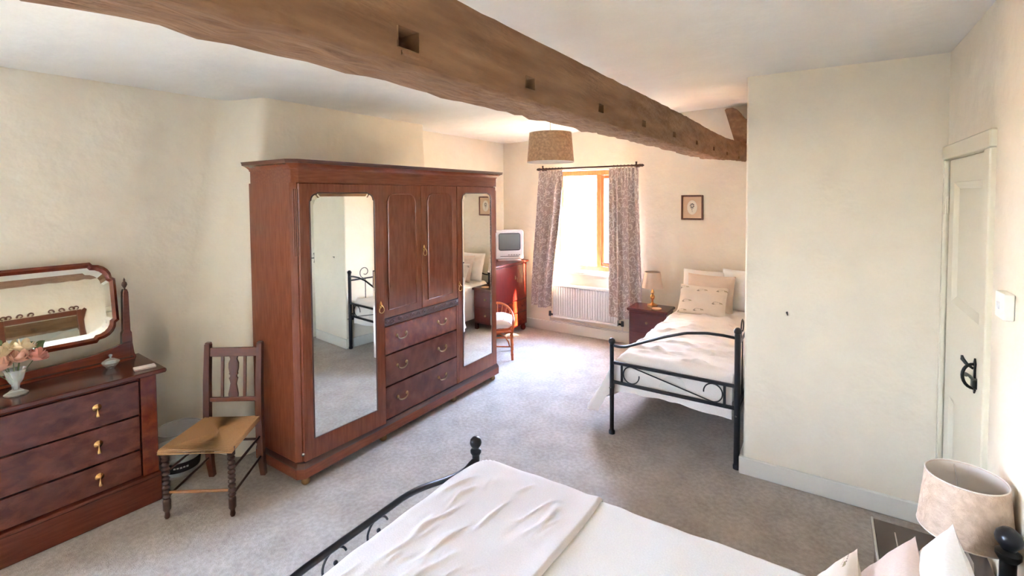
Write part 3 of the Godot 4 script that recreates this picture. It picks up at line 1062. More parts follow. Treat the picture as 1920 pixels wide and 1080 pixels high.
	# bun castors under the plinth
	for p in [[0.05, -0.03], [0.66, -0.03], [1.43, -0.03], [2.0, -0.03], [0.05, -0.42], [2.0, -0.42]]:
		b = MB.new()
		b.lathe([Vector2(0.0, 0.0), Vector2(0.018, 0.0), Vector2(0.027, 0.012), Vector2(0.026, 0.03), Vector2(0.018, 0.04), Vector2(0.022, 0.057)], Vector3(p[0], 0, p[1]), 14)
		part(t, "bun_foot", b, mat.brass_dull)
	# small glass knob low on the near corner
	b = MB.new()
	b.ball(Vector3(0.016, 0.205, 0.004), Vector3(0.010, 0.012, 0.010), 10)
	part(t, "knob", b, mat.chrome, "small bright knob low on the corner")

func build_dresser() -> void:
	# local x along the room (0 at the far end), local z towards the room
	var t := thing("chest_of_drawers", "low mahogany dressing chest with three long drawers and swing mirror", "dresser", V(-3.205, 0, 1.127), PI / 2 + deg_to_rad(-2.5))
	var W := 1.06
	var D := 0.415
	var b := MB.new()
	b.bx(Vector3(-W + 0.015, 0.17, -D), Vector3(-0.015, 0.745, -0.02), 0.003)
	part(t, "carcass", b, mat.dresser_stile)
	b = MB.new()
	b.bx(Vector3(-W - 0.03, 0.745, -D - 0.01), Vector3(0.035, 0.77, 0.035), 0.007)
	part(t, "top_board", b, mat.dresser_top)
	for s in [[-0.085, -0.008], [-W + 0.008, -W + 0.085]]:
		b = MB.new()
		b.bx(Vector3(s[0], 0.17, -0.03), Vector3(s[1], 0.745, 0.0), 0.004)
		part(t, "stile", b, mat.dresser_stile)
	for y in [[0.532, 0.725], [0.335, 0.526], [0.178, 0.329]]:
		b = MB.new()
		b.bx(Vector3(-W + 0.09, y[0], -0.03), Vector3(-0.09, y[1], 0.002), 0.005)
		var dr := part(t, "drawer", b, mat.dresser_drawer)
		for hx in [-0.275, -W + 0.275]:
			b = MB.new()
			var c := Vector3(hx, (y[0] + y[1]) * 0.5 + 0.012, 0.002)
			b.xf = Transform3D(Basis(Vector3.RIGHT, PI / 2), c)
			b.lathe([Vector2(0.0, 0.012), Vector2(0.006, 0.011), Vector2(0.009, 0.006), Vector2(0.019, 0.002), Vector2(0.020, 0.0)], Vector3.ZERO, 14)
			b.xf = Transform3D(Basis(), c + Vector3(0, -0.046, 0.011))
			b.lathe([Vector2(0.0, -0.004), Vector2(0.009, 0.0), Vector2(0.0095, 0.008), Vector2(0.005, 0.022), Vector2(0.0028, 0.038), Vector2(0.004, 0.046), Vector2(0.0, 0.05)], Vector3.ZERO, 12)
			part(dr, "drop_pull", b, mat.brass, "brass pear drop pull")
	b = MB.new()
	b.bx(Vector3(-W, 0.0, -D), Vector3(0.0, 0.15, 0.012), 0.006)
	b.bx(Vector3(-W, 0.15, -D), Vector3(0.0, 0.172, 0.022), 0.008)
	part(t, "plinth", b, mat.dresser)
	# swing mirror: gallery board, posts, frame, plate
	var cx := -W / 2
	b = MB.new()
	var gal := PackedVector2Array()
	gal.append(Vector2(cx - 0.50, 0.77)); gal.append(Vector2(cx + 0.50, 0.77)); gal.append(Vector2(cx + 0.50, 0.875)); gal.append(Vector2(cx + 0.46, 0.872))
	for k in 11:
		var u := 1.0 - k / 10.0
		var x := lerpf(-0.42, 0.42, u)
		gal.append(Vector2(cx + x, 0.825 + 0.032 * pow(abs(x) / 0.42, 4.0)))
	gal.append(Vector2(cx - 0.46, 0.872)); gal.append(Vector2(cx - 0.50, 0.875))
	b.prism(gal, -0.36, -0.335, 0.003)
	b.bx(Vector3(cx - 0.51, 0.77, -0.39), Vector3(cx + 0.51, 0.785, -0.30), 0.004)
	part(t, "gallery_board", b, mat.dresser)
	for s in [-1, 1]:
		b = MB.new()
		var px: float = cx + s * 0.487
		var base_y := 0.77
		b.prism(PackedVector2Array([Vector2(px - 0.042, base_y), Vector2(px + 0.042, base_y), Vector2(px + 0.033, 0.80), Vector2(px + 0.026, 0.86), Vector2(px + 0.024, 0.925), Vector2(px + 0.018, 0.94), Vector2(px + 0.014, 1.175), Vector2(px + 0.008, 1.195), Vector2(px - 0.008, 1.195), Vector2(px - 0.014, 1.175), Vector2(px - 0.018, 0.94), Vector2(px - 0.024, 0.925), Vector2(px - 0.026, 0.86), Vector2(px - 0.033, 0.80)]), -0.395, -0.35, 0.004)
		var post := part(t, "mirror_post", b, mat.dresser)
		b = MB.new()
		b.lathe([Vector2(0.008, 1.193), Vector2(0.004, 1.20), Vector2(0.010, 1.21), Vector2(0.015, 1.222), Vector2(0.012, 1.236), Vector2(0.004, 1.244), Vector2(0.006, 1.25), Vector2(0.002, 1.262), Vector2(0.0, 1.268)], Vector3(px, 0, -0.372), 12)
		part(post, "finial", b, mat.oak_dark)
	var tilt := Transform3D(Basis(Vector3.RIGHT, deg_to_rad(-11.2)), Vector3(cx, 1.14, -0.375))
	var outer := shouldered(0.905, 0.475, 0.10)
	var inner := shouldered(0.84, 0.41, 0.085)
	b = MB.new()
	b.xf = tilt
	b.prism(outer, -0.014, -0.004, 0.001)
	# frame ring
	for i in outer.size():
		var j := (i + 1) % outer.size()
		var o0 := Vector3(outer[i].x, outer[i].y, -0.004)
		var o1 := Vector3(outer[j].x, outer[j].y, -0.004)
		var m0 := Vector3((outer[i].x + inner[i].x) / 2, (outer[i].y + inner[i].y) / 2, 0.012)
		var m1 := Vector3((outer[j].x + inner[j].x) / 2, (outer[j].y + inner[j].y) / 2, 0.012)
		var i0 := Vector3(inner[i].x, inner[i].y, 0.0)
		var i1 := Vector3(inner[j].x, inner[j].y, 0.0)
		b.face(o0, o1, m1, m0, Vector3(0, 0, -1.0))
		b.face(m0, m1, i1, i0, Vector3(0, 0, -1.0))
	var frame := part(t, "mirror_frame", b, mat.dresser_stile)
	b = MB.new()
	b.xf = tilt
	mirror_plate(b, inner, Vector2.ZERO, 0.003, 0.028)
	part(frame, "mirror", b, mat.mirror, "bevelled swing mirror plate")

func spindle_ball(at: Vector3, r: float) -> MB:
	var b := MB.new()
	b.lathe([Vector2(r * 0.72, -r * 2.1), Vector2(r * 0.95, -r * 1.7), Vector2(r * 0.95, -r * 1.35), Vector2(r * 0.55, -r * 1.05), Vector2(r * 0.62, -r * 0.85), Vector2(r * 0.95, -r * 0.4), Vector2(r * 1.02, 0.0), Vector2(r * 0.9, r * 0.5), Vector2(r * 0.5, r * 0.9), Vector2(0.0, r)], at, 16)
	return b

func build_iron_bed() -> void:
	# local: x to the right (towards the head, at the right wall), y up, z towards the camera
	var fx := -1.478
	var hx := 0.452
	var f0 := 0.42
	var f1 := 1.885
	var t := thing("iron_bed", "black iron double bed frame with ball finials and scrolled foot rail", "bed", V(0, 0, 0))
	for p in [[fx, f1, 0.455, 0.030], [fx, f0, 0.455, 0.030], [hx, f1, 0.725, 0.03], [hx, f0, 0.725, 0.03]]:
		var b := MB.new()
		b.tube([V(p[0], 0.0, p[1]), V(p[0], p[2], p[1])], 0.019, 12)
		var post := part(t, "bed_post", b, mat.iron)
		part(post, "ball_finial", spindle_ball(V(p[0], p[2] + 0.035, p[1]), 0.030), mat.iron)
	for e in [[fx, 0.385, 0.088], [hx, 0.60, 0.14]]:
		var pts := []
		var n := 41
		for k in n:
			var u := k / (n - 1.0)
			var f := lerpf(f0, f1, u)
			var d: float = min(u, 1.0 - u) * (f1 - f0)
			pts.append(V(e[0], e[1] + 0.018 - 0.018 * smoothstep(0.0, 0.1, d) + (e[2]) * smoothstep(0.06, 0.52, d), f))
		var b := MB.new()
		b.tube(pts, 0.0135, 10)
		part(t, "top_rail", b, mat.iron)
		b = MB.new()
		b.tube([V(e[0], 0.27, f0), V(e[0], 0.27, f1)], 0.011, 8)
		part(t, "lower_rail", b, mat.iron)
		# C scrolls hung under the rail, each with a bead at its eye
		for c in [1.245, 1.045, 1.26 - 0.20, 0.86]:
			if c == 1.06: continue
			b = MB.new()
			var sp := []
			for s in 20:
				var a := 0.35 + s * 0.235
				var r := 0.052
				sp.append(V(e[0] + 0.002, e[1] + e[2] - 0.058 + sin(a) * r, c + cos(a) * r))
			b.tube(sp, 0.0048, 6)
			b.ball(V(e[0] + 0.006, e[1] + e[2] - 0.056, c), Vector3.ONE * 0.009, 10)
			part(t, "scroll", b, mat.iron)
	for f in [f0, f1]:
		var b := MB.new()
		b.bx(V(fx, 0.235, f - 0.012), V(hx, 0.275, f + 0.012), 0.003)
		part(t, "side_rail", b, mat.iron)
	# mattress
	var m := MB.new()
	m.bx(V(fx + 0.03, 0.255, f0 + 0.02), V(hx - 0.03, 0.415, f1 - 0.02), 0.04)
	single("mattress", m, mat.mattress, "plain pale mattress under the white duvet of the iron bed", "mattress")
	# duvet: flat top, rounded edges, hanging sides, with folds pressed by the throw
	var nz := noise(81, 1.0, 3)
	var tops := 0.455
	var rng := RandomNumberGenerator.new()
	rng.seed = 7
	var creases := []
	for k in 48:
		var s0 := 0.10 + 0.52 * rng.randf()
		var q0 := 0.12 + 1.0 * rng.randf()
		creases.append([Vector2(s0, q0), Vector2(s0 + 0.10 * (rng.randf() - 0.7), q0 + 0.08 + 0.22 * rng.randf()), 0.003 + 0.006 * rng.randf(), 0.006 + 0.008 * rng.randf()])
	for k in 7:
		var s0 := 0.75 + 0.8 * rng.randf()
		var q0 := 0.1 + 0.7 * rng.randf()
		creases.append([Vector2(s0, q0), Vector2(s0 + 0.1 * (rng.randf() - 0.5), q0 + 0.5), 0.002, 0.02])
	var surf := func(s: float, q: float, lift: float) -> Vector3:
		# s runs from foot (0) to head, q across from the far side (0)
		var LL := 1.74
		var WW := 1.46
		var r := 0.075
		var dx := 0.0
		var x := fx + 0.035 + s
		if s < r:
			var a: float = clamp((r - s) / r, 0.0, 1.6)
			x = fx + 0.035 + r - sin(min(a, PI / 2)) * r
			dx = (1.0 - cos(min(a, PI / 2))) * r + max(0.0, -s - r * 0.57)
		var dz := 0.0
		var f := f1 + 0.012 - q
		if q < r:
			var a: float = max(0.0, (r - q) / r)
			f = f1 + 0.012 - r + sin(min(a, PI / 2)) * r
			dz = (1.0 - cos(min(a, PI / 2))) * r + max(0.0, -q - r * 0.57)
			f += 0.02 * max(0.0, dz - r) * (1.0 + sin(s * 9.0))
		elif q > WW - r:
			var a: float = max(0.0, (q - WW + r) / r)
			f = f1 + 0.012 - WW + r - sin(min(a, PI / 2)) * r
			dz = (1.0 - cos(min(a, PI / 2))) * r + max(0.0, q - WW - r * 0.57)
		var y := tops - sqrt(dx * dx + dz * dz) + 0.012 * nz.get_noise_2d(s * 2.2, q * 2.2) + 0.02 * sin(clamp(q / WW, 0, 1) * PI)
		var corner: float = max(0.0, Vector2(max(0.0, 0.26 - s), max(0.0, 0.26 - q)).length() - 0.26)
		y -= 1.3 * min(corner, 0.11)
		# pressed creases and low waves
		var here := Vector2(s, q)
		for c in creases:
			var p: Vector2 = Geometry2D.get_closest_point_to_segment(here, c[0], c[1])
			var d: float = here.distance_to(p)
			if d < c[3] * 3.0:
				var along: float = p.distance_to(c[0]) / max(1e-3, c[0].distance_to(c[1]))
				y += c[2] * exp(-pow(d / c[3], 2.0)) * sin(PI * clamp(along, 0.0, 1.0))
		return V(x, y + lift, f)
	var b := MB.new()
	var rows := []
	for i in 160:
		var row := []
		var s := -0.24 + (1.74 + 0.24) * i / 159.0
		for j in 110:
			row.append(surf.call(s, -0.30 + (1.46 + 0.6) * j / 109.0, 0.0))
		rows.append(row)
	b.grid(rows, false)
	single("duvet", b, mat.white_cloth, "white cotton duvet spread over the iron double bed", "duvet")
	# throw folded over the foot
	b = MB.new()
	rows = []
	for i in 130:
		var row := []
		var s := -0.10 + 0.765 * i / 129.0
		for j in 150:
			var q := -0.20 + (1.46 + 0.4) * j / 149.0
			var edge: float = 0.010 * smoothstep(0.58, 0.655, s) * (1.0 - smoothstep(0.655, 0.664, s))
			row.append(surf.call(s + 0.012 * sin(q * 5.0) * smoothstep(0.4, 0.66, s), q, 0.006 + edge - 0.0045 * smoothstep(0.658, 0.665, s)))
		rows.append(row)
	b.grid(rows, false)
	single("bed_throw", b, mat.throw, "crumpled beige throw laid across the foot of the iron bed", "throw")
	# pillows stacked at the head
	var lean := func(x: float, y: float, f: float, w: float, h: float, th: float, ax: float, yaw: float) -> Transform3D:
		return Transform3D(Basis(Vector3.UP, -PI / 2 + yaw) * Basis(Vector3.RIGHT, -ax), V(x, y, f))
	for p in [
		[0.244, 0.607, 1.52, 0.70, 0.36, 0.13, 0.50, 0.0, "white_cloth", "white bed pillow leaning on the iron headboard, beside the lamp", "bed_pillow"],
		[0.244, 0.607, 0.79, 0.70, 0.36, 0.13, 0.50, -0.04, "white_cloth", "white bed pillow leaning on the headboard, away from the lamp", "bed_pillow"],
		[0.156, 0.583, 1.61, 0.48, 0.30, 0.09, 0.62, 0.0, "peach_cushion", "pale peach cushion leaning on the white pillow of the iron bed", "cushion"],
		[0.026, 0.536, 1.575, 0.45, 0.25, 0.08, 0.62, 0.0, "print", "sprig printed cushion at the front of the iron bed pillows", "cushion"]]:
		var pb := pillow(p[3], p[4], p[5])
		var o := single(p[10], pb, mat[p[8]], p[9], p[10].replace("bed_", ""))
		o.transform = lean.call(p[0], p[1], p[2], p[3], p[4], p[5], p[6], p[7])

# closed soft cushion in the x, y plane, front towards +z
func pillow(w: float, h: float, th: float) -> MB:
	var b := MB.new()
	var nz := noise(91, 1.0, 3)
	var N := 24
	for side in [1.0, -1.0]:
		var rows := []
		for i in N + 1:
			var row := []
			for j in N + 1:
				var u := -1.0 + 2.0 * j / N
				var v := 1.0 - 2.0 * i / N
				var edge := pow(max(0.0, (1.0 - pow(abs(u), 2.6)) * (1.0 - pow(abs(v), 2.6))), 0.5)
				var pin := 1.0 - 0.055 * (1.0 - u * u) * v * v
				var pin2 := 1.0 - 0.055 * (1.0 - v * v) * u * u
				var z := th * 0.5 * edge * (1.0 + 0.22 * nz.get_noise_3d(u * 1.6, v * 1.6, side * 3.0))
				row.append(Vector3(u * w * 0.5 * pin2, v * h * 0.5 * pin, side * z))
			rows.append(row)
		b.grid(rows, side < 0.0)
	return b

func build_daybed() -> void:
	var xl := -1.288
	var xr := -0.450
	var f0 := 3.262
	var f1 := 5.32
	var t := thing("daybed", "black metal single daybed with low and high posts joined by waved rails", "bed")
	for e in [f0, f1]:
		for p in [[xl, 0.672], [xr, 0.872]]:
			var b := MB.new()
			b.tube([V(p[0], 0, e), V(p[0], p[1], e)], 0.0155 if p[0] == xl else 0.019, 10)
			b.lathe([Vector2(0.0, 0.0), Vector2(0.023, 0.0), Vector2(0.023, 0.02), Vector2(0.018, 0.03)], V(p[0], 0, e), 12)
			var post := part(t, "bed_post", b, mat.iron)
			b = MB.new()
			b.ball(V(p[0], p[1] + 0.012, e), Vector3.ONE * 0.025, 14)
			part(post, "ball_finial", b, mat.iron)
		# waved top rail
		var key := [Vector2(0.0, 0.655), Vector2(0.06, 0.652), Vector2(0.12, 0.658), Vector2(0.30, 0.722), Vector2(0.45, 0.775), Vector2(0.62, 0.824), Vector2(0.78, 0.844), Vector2(0.90, 0.845), Vector2(1.0, 0.838)]
		var c := Curve2D.new()
		for k in key.size():
			var tan: Vector2 = (key[min(k + 1, key.size() - 1)] - key[max(k - 1, 0)]) / 6.0
			c.add_point(key[k], -tan, tan)
		var pts := []
		for k in 40:
			var q := c.sample_baked(c.get_baked_length() * k / 39.0)
			pts.append(V(lerpf(xl, xr, q.x), q.y, e))
		var b := MB.new()
		b.tube(pts, 0.0095, 8)
		part(t, "top_rail", b, mat.iron)
		for y in [0.530, 0.387]:
			b = MB.new()
			b.bx(V(xl, y - 0.011, e - 0.009), V(xr, y + 0.011, e + 0.009), 0.003)
			part(t, "cross_rail", b, mat.iron)
		for x in [xl + 0.075, xr - 0.075]:
			b = MB.new()
			b.bx(V(x - 0.008, 0.387, e - 0.006), V(x + 0.008, 0.53, e + 0.006), 0.002)
			part(t, "upright", b, mat.iron)
		# two C scrolls joined by a diagonal rod
		b = MB.new()
		var sp := []
		for k in 22:
			var a := 0.1 - k * 0.235
			sp.append(V(xl + 0.145 + cos(a) * 0.058, 0.459 + sin(a) * 0.060, e))
		var cc := xr - 0.145
		for k in 22:
			var a := -1.70 + k * 0.235
			sp.append(V(cc + cos(a) * 0.058, 0.459 + sin(a) * 0.060, e))
		b.tube(sp, 0.0045, 6)
		part(t, "scroll", b, mat.iron)
	# back panel along the alcove wall
	for y in [0.79, 0.40]:
		var b := MB.new()
		b.tube([V(xr, y, f0), V(xr, y, f1)], 0.009, 8)
		part(t, "back_rail", b, mat.iron)
	for k in 9:
		var b := MB.new()
		var f := lerpf(f0, f1, (k + 1) / 10.0)
		b.tube([V(xr, 0.40, f), V(xr, 0.79, f)], 0.005, 6)
		part(t, "back_bar", b, mat.iron)
	for s in [[f0 + 0.20, 1.0], [f1 - 0.20, -1.0]]:
		var b := MB.new()
		var pts := []
		for k in 24:
			var a := PI * 1.5 - k * 0.30
			var r := 0.075 - 0.0022 * k
			pts.append(V(xr, 0.865 + sin(a) * r, s[0] + s[1] * cos(a) * r))
		b.tube(pts, 0.0045, 6)
		part(t, "crest_scroll", b, mat.iron)
	for x in [xl, xr]:
		var b := MB.new()
		b.bx(V(x - 0.008, 0.33, f0), V(x + 0.008, 0.37, f1), 0.002)
		part(t, "side_rail", b, mat.iron)
	for f in [f0 + 0.0, f1]:
		for x in [xl, xr]:
			var b := MB.new()
			b.tube([V(x - 0.002, 0.35, f - 0.02), V(x - 0.002, 0.35, f - 0.035)], 0.006, 6)
			part(t, "bolt", b, mat.chrome)
	var m := MB.new()
	m.bx(V(xl + 0.03, 0.365, f0 + 0.035), V(xr - 0.03, 0.535, f1 - 0.03), 0.04)
	single("mattress", m, mat.mattress, "plain pale mattress under the duvet of the daybed", "mattress")
	# duvet draped over the daybed
	var nz := noise(83, 1.0, 3)
	var b := MB.new()
	var W := xr - xl - 0.03
	var r := 0.07
	var top := 0.565
	var rows := []
	for i in 130:
		var row := []
		var s := -0.235 + (1.98 + 0.235) * i / 129.0       # from the foot to the head
		for j in 90:
			var q := -0.42 + (W + 0.42) * j / 89.0        # from the window side to the wall side
			var dz := 0.0
			var f := f0 + 0.03 + s
			if s < r:
				var a: float = max(0.0, (r - s) / r)
				f = f0 + 0.03 + r - sin(min(a, PI / 2)) * r
				dz = (1.0 - cos(min(a, PI / 2))) * r + max(0.0, -s - r * 0.57)
			var dx := 0.0
			var x := xl - 0.005 + q
			if q < r:
				var a: float = max(0.0, (r - q) / r)
				x = xl - 0.005 + r - sin(min(a, PI / 2)) * r
				dx = (1.0 - cos(min(a, PI / 2))) * r + max(0.0, -q - r * 0.57)
				var hang: float = max(0.0, dx - r * 0.6)
				x -= hang * (1.0 - 0.9 * smoothstep(1.2, 1.5, s)) * (0.36 + 0.16 * sin(s * 5.0 + 1.3) + 0.05 * sin(s * 12.0))
			var y := top - sqrt(dx * dx + dz * dz)
			y += 0.02 * sin(clamp(q / W, 0, 1) * PI) + 0.02 * nz.get_noise_2d(s * 2.0, q * 2.0) + pow(max(0.0, nz.get_noise_2d(s * 9.0, q * 3.0 + 30)), 2.0) * 0.07
			row.append(V(x, max(y, 0.12), f - 0.012 * clamp(dz / 0.2, 0, 1) * sin(q * 11.0) * sin(q * 3.1)))
		rows.append(row)
	b.grid(rows, true)
	single("duvet", b, mat.daybed_cloth, "white duvet with hanging side draped over the daybed", "duvet")
	for p in [
		[-1.05, 0.765, 5.205, 0.44, 0.40, 0.12, 0.30, "white_cloth", "white pillow propped at the daybed head near the small lamp", "bed_pillow"],
		[-0.675, 0.785, 5.20, 0.40, 0.42, 0.12, 0.22, "white_cloth", "white pillow propped at the daybed head beside the alcove wall", "bed_pillow"],
		[-0.96, 0.755, 5.06, 0.46, 0.38, 0.12, 0.34, "blush", "plain blush cushion behind the printed one on the daybed", "cushion"],
		[-1.00, 0.70, 4.90, 0.46, 0.32, 0.12, 0.50, "print", "sprig printed linen cushion at the front of the daybed pillows", "cushion"]]:
		var o := single(p[9], pillow(p[3], p[4], p[5]), mat[p[7]], p[8], p[9].replace("bed_", ""))
		o.transform = Transform3D(Basis(Vector3.UP, -0.05) * Basis(Vector3.RIGHT, -p[6]), V(p[0], p[1], p[2]))

func build_rush_chair() -> void:
	var t := thing("rush_seat_chair", "small dark oak chair with woven rush seat and turned front legs", "chair", V(-2.955, 0, 1.330), deg_to_rad(36.0))
	# local: sitter faces +z
	var fw := 0.175
	var bw := 0.158
	var fz := 0.195
	var bz := -0.165
	for s in [-1, 1]:
		var prof := [Vector2(0.0, 0.0), Vector2(0.010, 0.0), Vector2(0.014, 0.012), Vector2(0.011, 0.03), Vector2(0.013, 0.042), Vector2(0.019, 0.05), Vector2(0.019, 0.10), Vector2(0.015, 0.108)]
		for k in 9:
			var y := 0.108 + k * 0.0255
			prof.append(Vector2(0.0115, y + 0.002)); prof.append(Vector2(0.0185, y + 0.008)); prof.append(Vector2(0.0195, y + 0.0135)); prof.append(Vector2(0.0185, y + 0.018)); prof.append(Vector2(0.0115, y + 0.0245))
		prof.append(Vector2(0.02, 0.343)); prof.append(Vector2(0.02, 0.388)); prof.append(Vector2(0.0, 0.389))
		var b := MB.new()
		b.lathe(prof, Vector3(s * fw, 0, fz), 14)
		part(t, "front_leg", b, mat.oak_dark)
		# back post: square, raked below and above the seat
		b = MB.new()
		var y0 := [0.0, 0.10, 0.38, 0.62, 0.84]
		var zz := [bz - 0.035, bz - 0.015, bz, bz - 0.010, bz - 0.030]
		var hw := [0.015, 0.017, 0.018, 0.017, 0.0155]
		for k in 4:
			for f in 4:
				var o := [Vector2(-1, -1), Vector2(1, -1), Vector2(1, 1), Vector2(-1, 1)]
				var a: Vector2 = o[f]
				var c: Vector2 = o[(f + 1) % 4]
				var nrm := Vector3((a.x + c.x) / 2, 0, (a.y + c.y) / 2)
				b.quad(Vector3(s * bw + a.x * hw[k], y0[k], zz[k] + a.y * hw[k]), Vector3(s * bw + c.x * hw[k], y0[k], zz[k] + c.y * hw[k]), Vector3(s * bw + c.x * hw[k + 1], y0[k + 1], zz[k + 1] + c.y * hw[k + 1]), Vector3(s * bw + a.x * hw[k + 1], y0[k + 1], zz[k + 1] + a.y * hw[k + 1]), nrm)
		b.box(Vector3(s * bw, 0.845, zz[4] - 0.001), Vector3(0.032, 0.012, 0.032), 0.005)
		part(t, "back_post", b, mat.oak)
	var bz_at := func(y: float) -> float: return lerpf(bz - 0.010, bz - 0.030, clamp((y - 0.62) / 0.22, 0.0, 1.0)) if y > 0.62 else lerpf(bz, bz - 0.010, (y - 0.38) / 0.24)
	var b := MB.new()
	b.xf = Transform3D(Basis(Vector3.RIGHT, -0.09), Vector3(0, 0.79, bz_at.call(0.79)))
	b.box(Vector3.ZERO, Vector3(bw * 2 - 0.03, 0.055, 0.018), 0.004)
	part(t, "top_rail", b, mat.oak_rail)
	b = MB.new()
	b.box(Vector3(0, 0.50, bz_at.call(0.5)), Vector3(bw * 2 - 0.03, 0.028, 0.018), 0.004)
	part(t, "lower_rail", b, mat.oak_rail)
	# shaped splat and two slats
	var half := [Vector2(0.028, 0.0), Vector2(0.030, 0.02), Vector2(0.024, 0.05), Vector2(0.018, 0.085), Vector2(0.024, 0.11), Vector2(0.027, 0.118), Vector2(0.020, 0.126), Vector2(0.020, 0.136), Vector2(0.027, 0.144), Vector2(0.024, 0.152), Vector2(0.030, 0.18), Vector2(0.030, 0.21), Vector2(0.020, 0.235), Vector2(0.026, 0.255)]
	var poly := PackedVector2Array()
	for p in half: poly.append(p)
	for k in half.size(): poly.append(Vector2(-half[half.size() - 1 - k].x, half[half.size() - 1 - k].y))
	b = MB.new()
	var tiltb := Transform3D(Basis(Vector3.RIGHT, -0.066), Vector3(0, 0.512, bz_at.call(0.512)))
	b.xf = tiltb
	b.prism(poly, -0.006, 0.006, 0.0015)
	part(t, "splat", b, mat.oak)
	for s in [-1, 1]:
		b = MB.new()
		b.xf = tiltb
		b.bx(Vector3(s * 0.068 - 0.009, 0.0, -0.005), Vector3(s * 0.068 + 0.009, 0.255, 0.005), 0.002)
		part(t, "slat", b, mat.oak)
	# rush seat: cords laid as nested loops over the rails
	b = MB.new()
	var loops := 24
	for k in loops:
		var u := float(k) / loops
		var y := 0.393 - 0.012 * sin(u * PI * 0.5)
		var cz := 0.0
		var fz2 := lerpf(fz + 0.022, cz, u)
		var bz2 := lerpf(bz + 0.012, cz, u)
		var fx2 := lerpf(fw + 0.012, 0.0, u)
		var bx2 := lerpf(bw + 0.004, 0.0, u)
		b.tube([Vector3(-fx2, y, fz2), Vector3(fx2, y, fz2), Vector3(bx2, y, bz2), Vector3(-bx2, y, bz2)], 0.0058, 6, false, true)
	# rolled front and side edges
	for k in 4:
		var a := k * 0.55
		b.tube([Vector3(-fw - 0.012 - 0.006 * sin(a), 0.393 - 0.02 * (1 - cos(a)), fz + 0.022 + 0.006 * sin(a)), Vector3(fw + 0.012 + 0.006 * sin(a), 0.393 - 0.02 * (1 - cos(a)), fz + 0.022 + 0.006 * sin(a)), Vector3(bw + 0.004, 0.393 - 0.02 * (1 - cos(a)), bz + 0.012), Vector3(-bw - 0.004, 0.393 - 0.02 * (1 - cos(a)), bz + 0.012)], 0.0065, 6, false, true)
	b.bx(Vector3(-bw, 0.37, bz + 0.02), Vector3(bw, 0.384, fz), 0.004)
	part(t, "rush_seat", b, mat.rush, "woven straw coloured rush seat")
	var bars := [[Vector3(-fw, 0.145, fz), Vector3(fw, 0.145, fz), "tan_rail", 0.009], [Vector3(-bw, 0.24, bz - 0.01), Vector3(bw, 0.24, bz - 0.01), "oak_dark", 0.008]]
	for s in [-1, 1]:
		bars.append([Vector3(s * fw, 0.115, fz), Vector3(s * bw, 0.135, bz - 0.012), "oak_dark", 0.0075])
		bars.append([Vector3(s * fw, 0.255, fz), Vector3(s * bw, 0.265, bz - 0.006), "oak_dark", 0.0075])
	for e in bars:
		b = MB.new()
		b.tube([e[0], (e[0] + e[1]) * 0.5, e[1]], [e[3] * 0.85, e[3], e[3] * 0.85], 8)
		part(t, "stretcher", b, mat[e[2]])

func build_bin() -> void:
	var t := thing("waste_bin", "clear glass waste bin with dark lettered band behind the rush chair", "bin", V(-3.43, 0, 1.31))
	var b := MB.new()
	b.lathe([Vector2(0.0, 0.012), Vector2(0.098, 0.012), Vector2(0.125, 0.285), Vector2(0.128, 0.285), Vector2(0.130, 0.278), Vector2(0.103, 0.0), Vector2(0.0, 0.0)], Vector3.ZERO, 28)
	part(t, "bin_body", b, mat.bin_glass)
	b = MB.new()
	b.lathe([Vector2(0.1075, 0.04), Vector2(0.1135, 0.10), Vector2(0.1145, 0.10), Vector2(0.1085, 0.04), Vector2(0.1075, 0.04)], Vector3.ZERO, 28)
	var band := part(t, "band", b, mat.soil, "dark band round the bin")
	b = MB.new()
	var rng := RandomNumberGenerator.new()
	rng.seed = 4
	for k in 9:
		var a := deg_to_rad(2.0 + k * 8.5)
		if k == 5: continue
		b.xf = Transform3D(Basis(Vector3.UP, -a) , Vector3(cos(a) * 0.1135, 0.073, sin(a) * 0.1135))
		b.bx(Vector3(-0.001, -0.004 - 0.003 * rng.randf(), -0.006), Vector3(0.0015, 0.004, 0.006), 0.0005)
	part(band, "lettering", b, mat.mark, "row of small white marks")
	b = MB.new()
	b.tube(circle(0.1285, 0.285, 28), 0.004, 6, false, true)
	part(t, "rim", b, mat.bin_glass)

func circle(r: float, y: float, n: int) -> Array:
	var p := []
	for k in n: p.append(Vector3(cos(TAU * k / n) * r, y, sin(TAU * k / n) * r))
	return p

